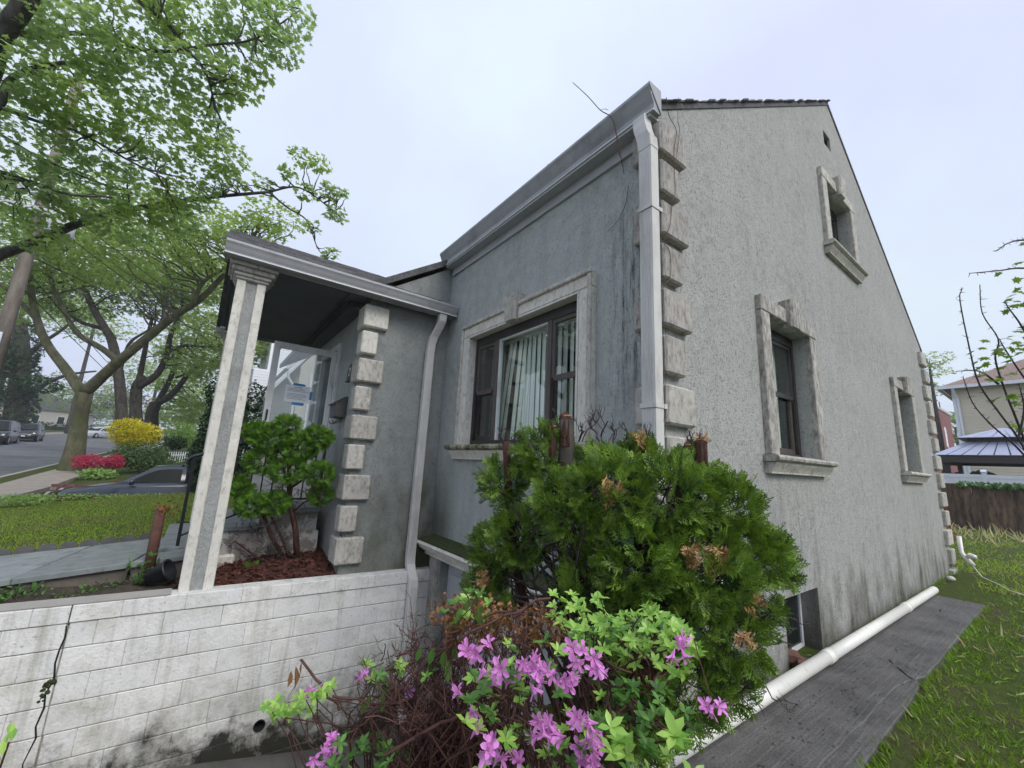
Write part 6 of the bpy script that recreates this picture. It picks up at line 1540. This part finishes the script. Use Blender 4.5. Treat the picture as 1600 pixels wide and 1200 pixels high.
# dead vine on the eave and corner
VN = thing('dead_vine', (-.2, .4, 4.2), 'thin dead vine stems clinging to gutter and corner quoins', 'vine')
def vpath(pts, ax, val): return smooth([onp(ax, val, *p) for p in pts], 4)
MB().tube(vpath([(895,129),(918,150),(938,172),(955,183),(962,205),(968,240)], 0, -.21), np.linspace(.003, .005, 21), 5).build('stem', 'twig', VN)
MB().tube(vpath([(938,172),(945,170),(950,172)], 0, -.215), .002, 4).build('side_shoot', 'twig', VN)
MB().tube(vpath([(968,240),(972,255),(975,272)], 0, -.03), .003, 4).build('stem', 'twig', VN)
MB().tube(vpath([(982,290),(977,320),(965,345),(949,362)], 0, -.02), np.linspace(.003, .002, 13), 4).build('stem', 'twig', VN)
MB().tube(vpath([(1041,152),(1045,180),(1057,205),(1053,240),(1055,300),(1050,318),(1047,352),(1037,378),(1046,392),(1048,430),(1038,446)], 1, -.07), .0025, 4).build('stem', 'twig', VN)
MB().tube(vpath([(1060,152),(1059,190),(1062,205),(1055,260)], 1, -.07), .002, 4).build('stem', 'twig', VN)
MB().tube(vpath([(1036,440),(1041,560),(1037,660)], 1, -.067), .0015, 4).build('stem', 'twig', VN)

# ------------------------------------------------------------------ grass
BLADE = (np.array([(-.06,0,0),(.06,0,0),(.05,.5,.10),(-.05,.5,.10),(0,1,-.05)]), tri((0,1,2),(0,2,3),(3,2,4)))
def grass(P, size, lean=.9):
    N = len(P); y = norm(rvec(N)*lean+np.array([0, 0, .75])); return instances(*BLADE, P, frames(y, rvec(N)), size*rng.uniform(.5, 1.35, N))
N = 190000; r = np.exp(rng.uniform(math.log(1.3), math.log(26), N)); a = rng.uniform(R(-50), R(12), N)
P = np.stack([CAM[0]+r*np.cos(a), CAM[1]+r*np.sin(a), np.full(N, -.022)], 1)
nzv = np.sin(P[:, 0]*2.1+1.3*np.sin(P[:, 1]*1.7))+np.sin(P[:, 1]*3.3+P[:, 0]*.9)
k = ((P[:, 1] < -.68-.015*rng.normal(size=N)) & (P[:, 0] < 6.1) | (P[:, 0] > 6.1) & (P[:, 1] < -.25-rng.random(N)*.5) | (P[:, 0] > 9.1)) & (P[:, 0] < 21) & (P[:, 0] > -1.2) & (rng.random(N) < np.clip(.75+.35*nzv, .12, 1))
P = P[k]; nr = P[:, 0] < 7.5
m = MB(); m.addarr(*grass(P[nr], .062, 1.2)); tag(m.build('lawn_grass', 'grass_blade'), 'patchy wet grass beside the dark concrete walk', 'grass', kind='stuff')
m = MB(); m.addarr(*grass(P[~nr], .10)); tag(m.build('back_lawn_grass', 'grass_far'), 'bright overgrown grass of the back yard', 'grass', kind='stuff')
N = 260; P = np.stack([rng.uniform(15, 20.9, N), rng.uniform(-4, 1.5, N), np.zeros(N)], 1); m = MB(); m.addarr(*grass(P, .32, .6)); 
N = 260; P = np.stack([rng.uniform(1.2, 9, N), rng.uniform(-3, -.72, N), np.full(N, .02)], 1); m.addarr(*grass(P, .10, 2.5)); tag(m.build('dry_stalks', 'grass_dry'), 'straw-coloured dry grass stalks scattered over the lawn', 'grass', kind='stuff')
N = 60000; P = np.stack([rng.uniform(-5.7, -1.3, N), 4.97+(12.35-4.97)*rng.random(N)**1.3, np.zeros(N)], 1); P[:, 2] = [H(x, y)-.005 for x, y, z in P]
m = MB(); m.addarr(*grass(P, .036)); tag(m.build('front_lawn_grass', 'grass_far'), 'short green front lawn beyond the bluestone walk', 'grass', kind='stuff')
m = MB(); m.addarr(*leaf_cloud([((x, 12.25, .30), (.3, .14, .05)) for x in lin(-5.5, -1.5, 14)]+[((-5.4+.2*k, 11.6, .28), (.25, .3, .1)) for k in range(3)], 2600, .05, OVAL, .4)); tag(m.build('edge_ground_cover', 'hosta_leaf'), 'leafy ground cover along the brick edging', 'ground cover', kind='stuff')
# litter, moss and creeping blades on the walk
N = 420; P = np.stack([rng.uniform(0, 6, N), -.22-.4*rng.random(N)**.8, np.full(N, .031)], 1)
m = MB(); m.addarr(*instances(*RHOMB, P, frames(rvec(N)*[1, 1, .08], rvec(N)*.25+[0, 0, 1]), rng.uniform(.006, .022, N))); tag(m.build('walk_litter', 'soil'), 'dark leaf litter and crumbs scattered on the concrete walk', 'litter', kind='stuff')
N = 1500; x = rng.uniform(-.6, 6.2, N); x = x[(np.sin(x*3.1)+np.sin(x*7.7+1) > -.1) | (rng.random(N) < .2)]; N = len(x); P = np.stack([x, np.where(x < 2.2, -.70, -.66)-rng.random(N)*.05+rng.normal(size=N)*.012, np.full(N, -.01)], 1); d_ = norm(np.stack([rng.normal(size=N)*.6, rng.uniform(.1, 1, N), rng.uniform(.3, 1, N)], 1))
m = MB(); m.addarr(*instances(*BLADE, P, frames(d_, rvec(N)), .06*rng.uniform(.5, 1.4, N))); tag(m.build('edge_grass', 'grass_blade'), 'grass blades creeping over the outer edge of the walk', 'grass', kind='stuff')
N = 900; x = rng.uniform(2.4, 8.9, N); P = np.stack([x, -.02-np.abs(rng.normal(size=N))*.05, np.full(N, .005)], 1)
m = MB(); m.addarr(*grass(P, .045, 1.0)); tag(m.build('wall_foot_weeds', 'grass_blade'), 'small weeds along the foot of the gable wall', 'grass', kind='stuff')
# broad-leaved weeds in the near lawn
N = 1500; r = np.exp(rng.uniform(math.log(1.6), math.log(9), N)); a = rng.uniform(R(-45), R(5), N); P = np.stack([CAM[0]+r*np.cos(a), CAM[1]+r*np.sin(a), np.full(N, .012)], 1); P = P[(P[:, 1] < -.74) & (P[:, 0] > -.6)]
m = MB(); 
for k in range(4): n_ = len(P); m.addarr(*instances(*OVAL, P, frames(rvec(n_)*[1, 1, .25]+[0, 0, .15], rvec(n_)*.3+[0, 0, 1]), rng.uniform(.02, .05, n_)))
tag(m.build('lawn_weeds', 'grass_blade'), 'low broad-leaved weeds dotted through the near lawn', 'weeds', kind='stuff')
# twigs and scraps on the walk
for k, (p, q, r_, lb) in enumerate((((2.55, -.42, .034), (2.25, -.62, .036), .006, 'dark twig lying across the concrete walk near its edge'), ((5.0, -.38, .034), (5.35, -.33, .034), .006, 'short dark twig at the far end of the concrete walk'))):
    tag(MB().tube(curve(p, q, .05, 5), [r_*1.6, r_, r_, r_*.8, r_*.6], 5).build('fallen_twig', 'twig_grey'), lb, 'twig')

# joined masses of small pieces
for o in bpy.data.objects:
    if o.parent is not None and o.name.split('.')[0] in ('branches', 'crown', 'foliage', 'inner_foliage', 'leaves', 'buds', 'bare_twigs', 'twigs', 'stems', 'stem', 'fresh_leaves', 'older_leaves', 'dry_leaves', 'browned_tips', 'dry_tuft', 'stamens', 'siding', 'withered_leaf', 'printed_line', 'moss_patch') and o.type == 'MESH': o['kind'] = 'stuff'

# ------------------------------------------------------------------ damp air
m = MB(); m.box((-410, -410, -3), (410, 410, 26)); hz = m.build('haze', 'paper')
t = NT('damp_air'); pvn = t.n('VolumePrincipled'); pvn.inputs['Color'].default_value = (.92, .95, 1, 1); pvn.inputs['Density'].default_value = .0013; pvn.inputs['Anisotropy'].default_value = .2
t.l(pvn.outputs[0], t.out.inputs['Volume']); hz.data.materials.clear(); hz.data.materials.append(t.m); hz['kind'] = 'stuff'; hz['label'] = 'thin damp haze over the street'
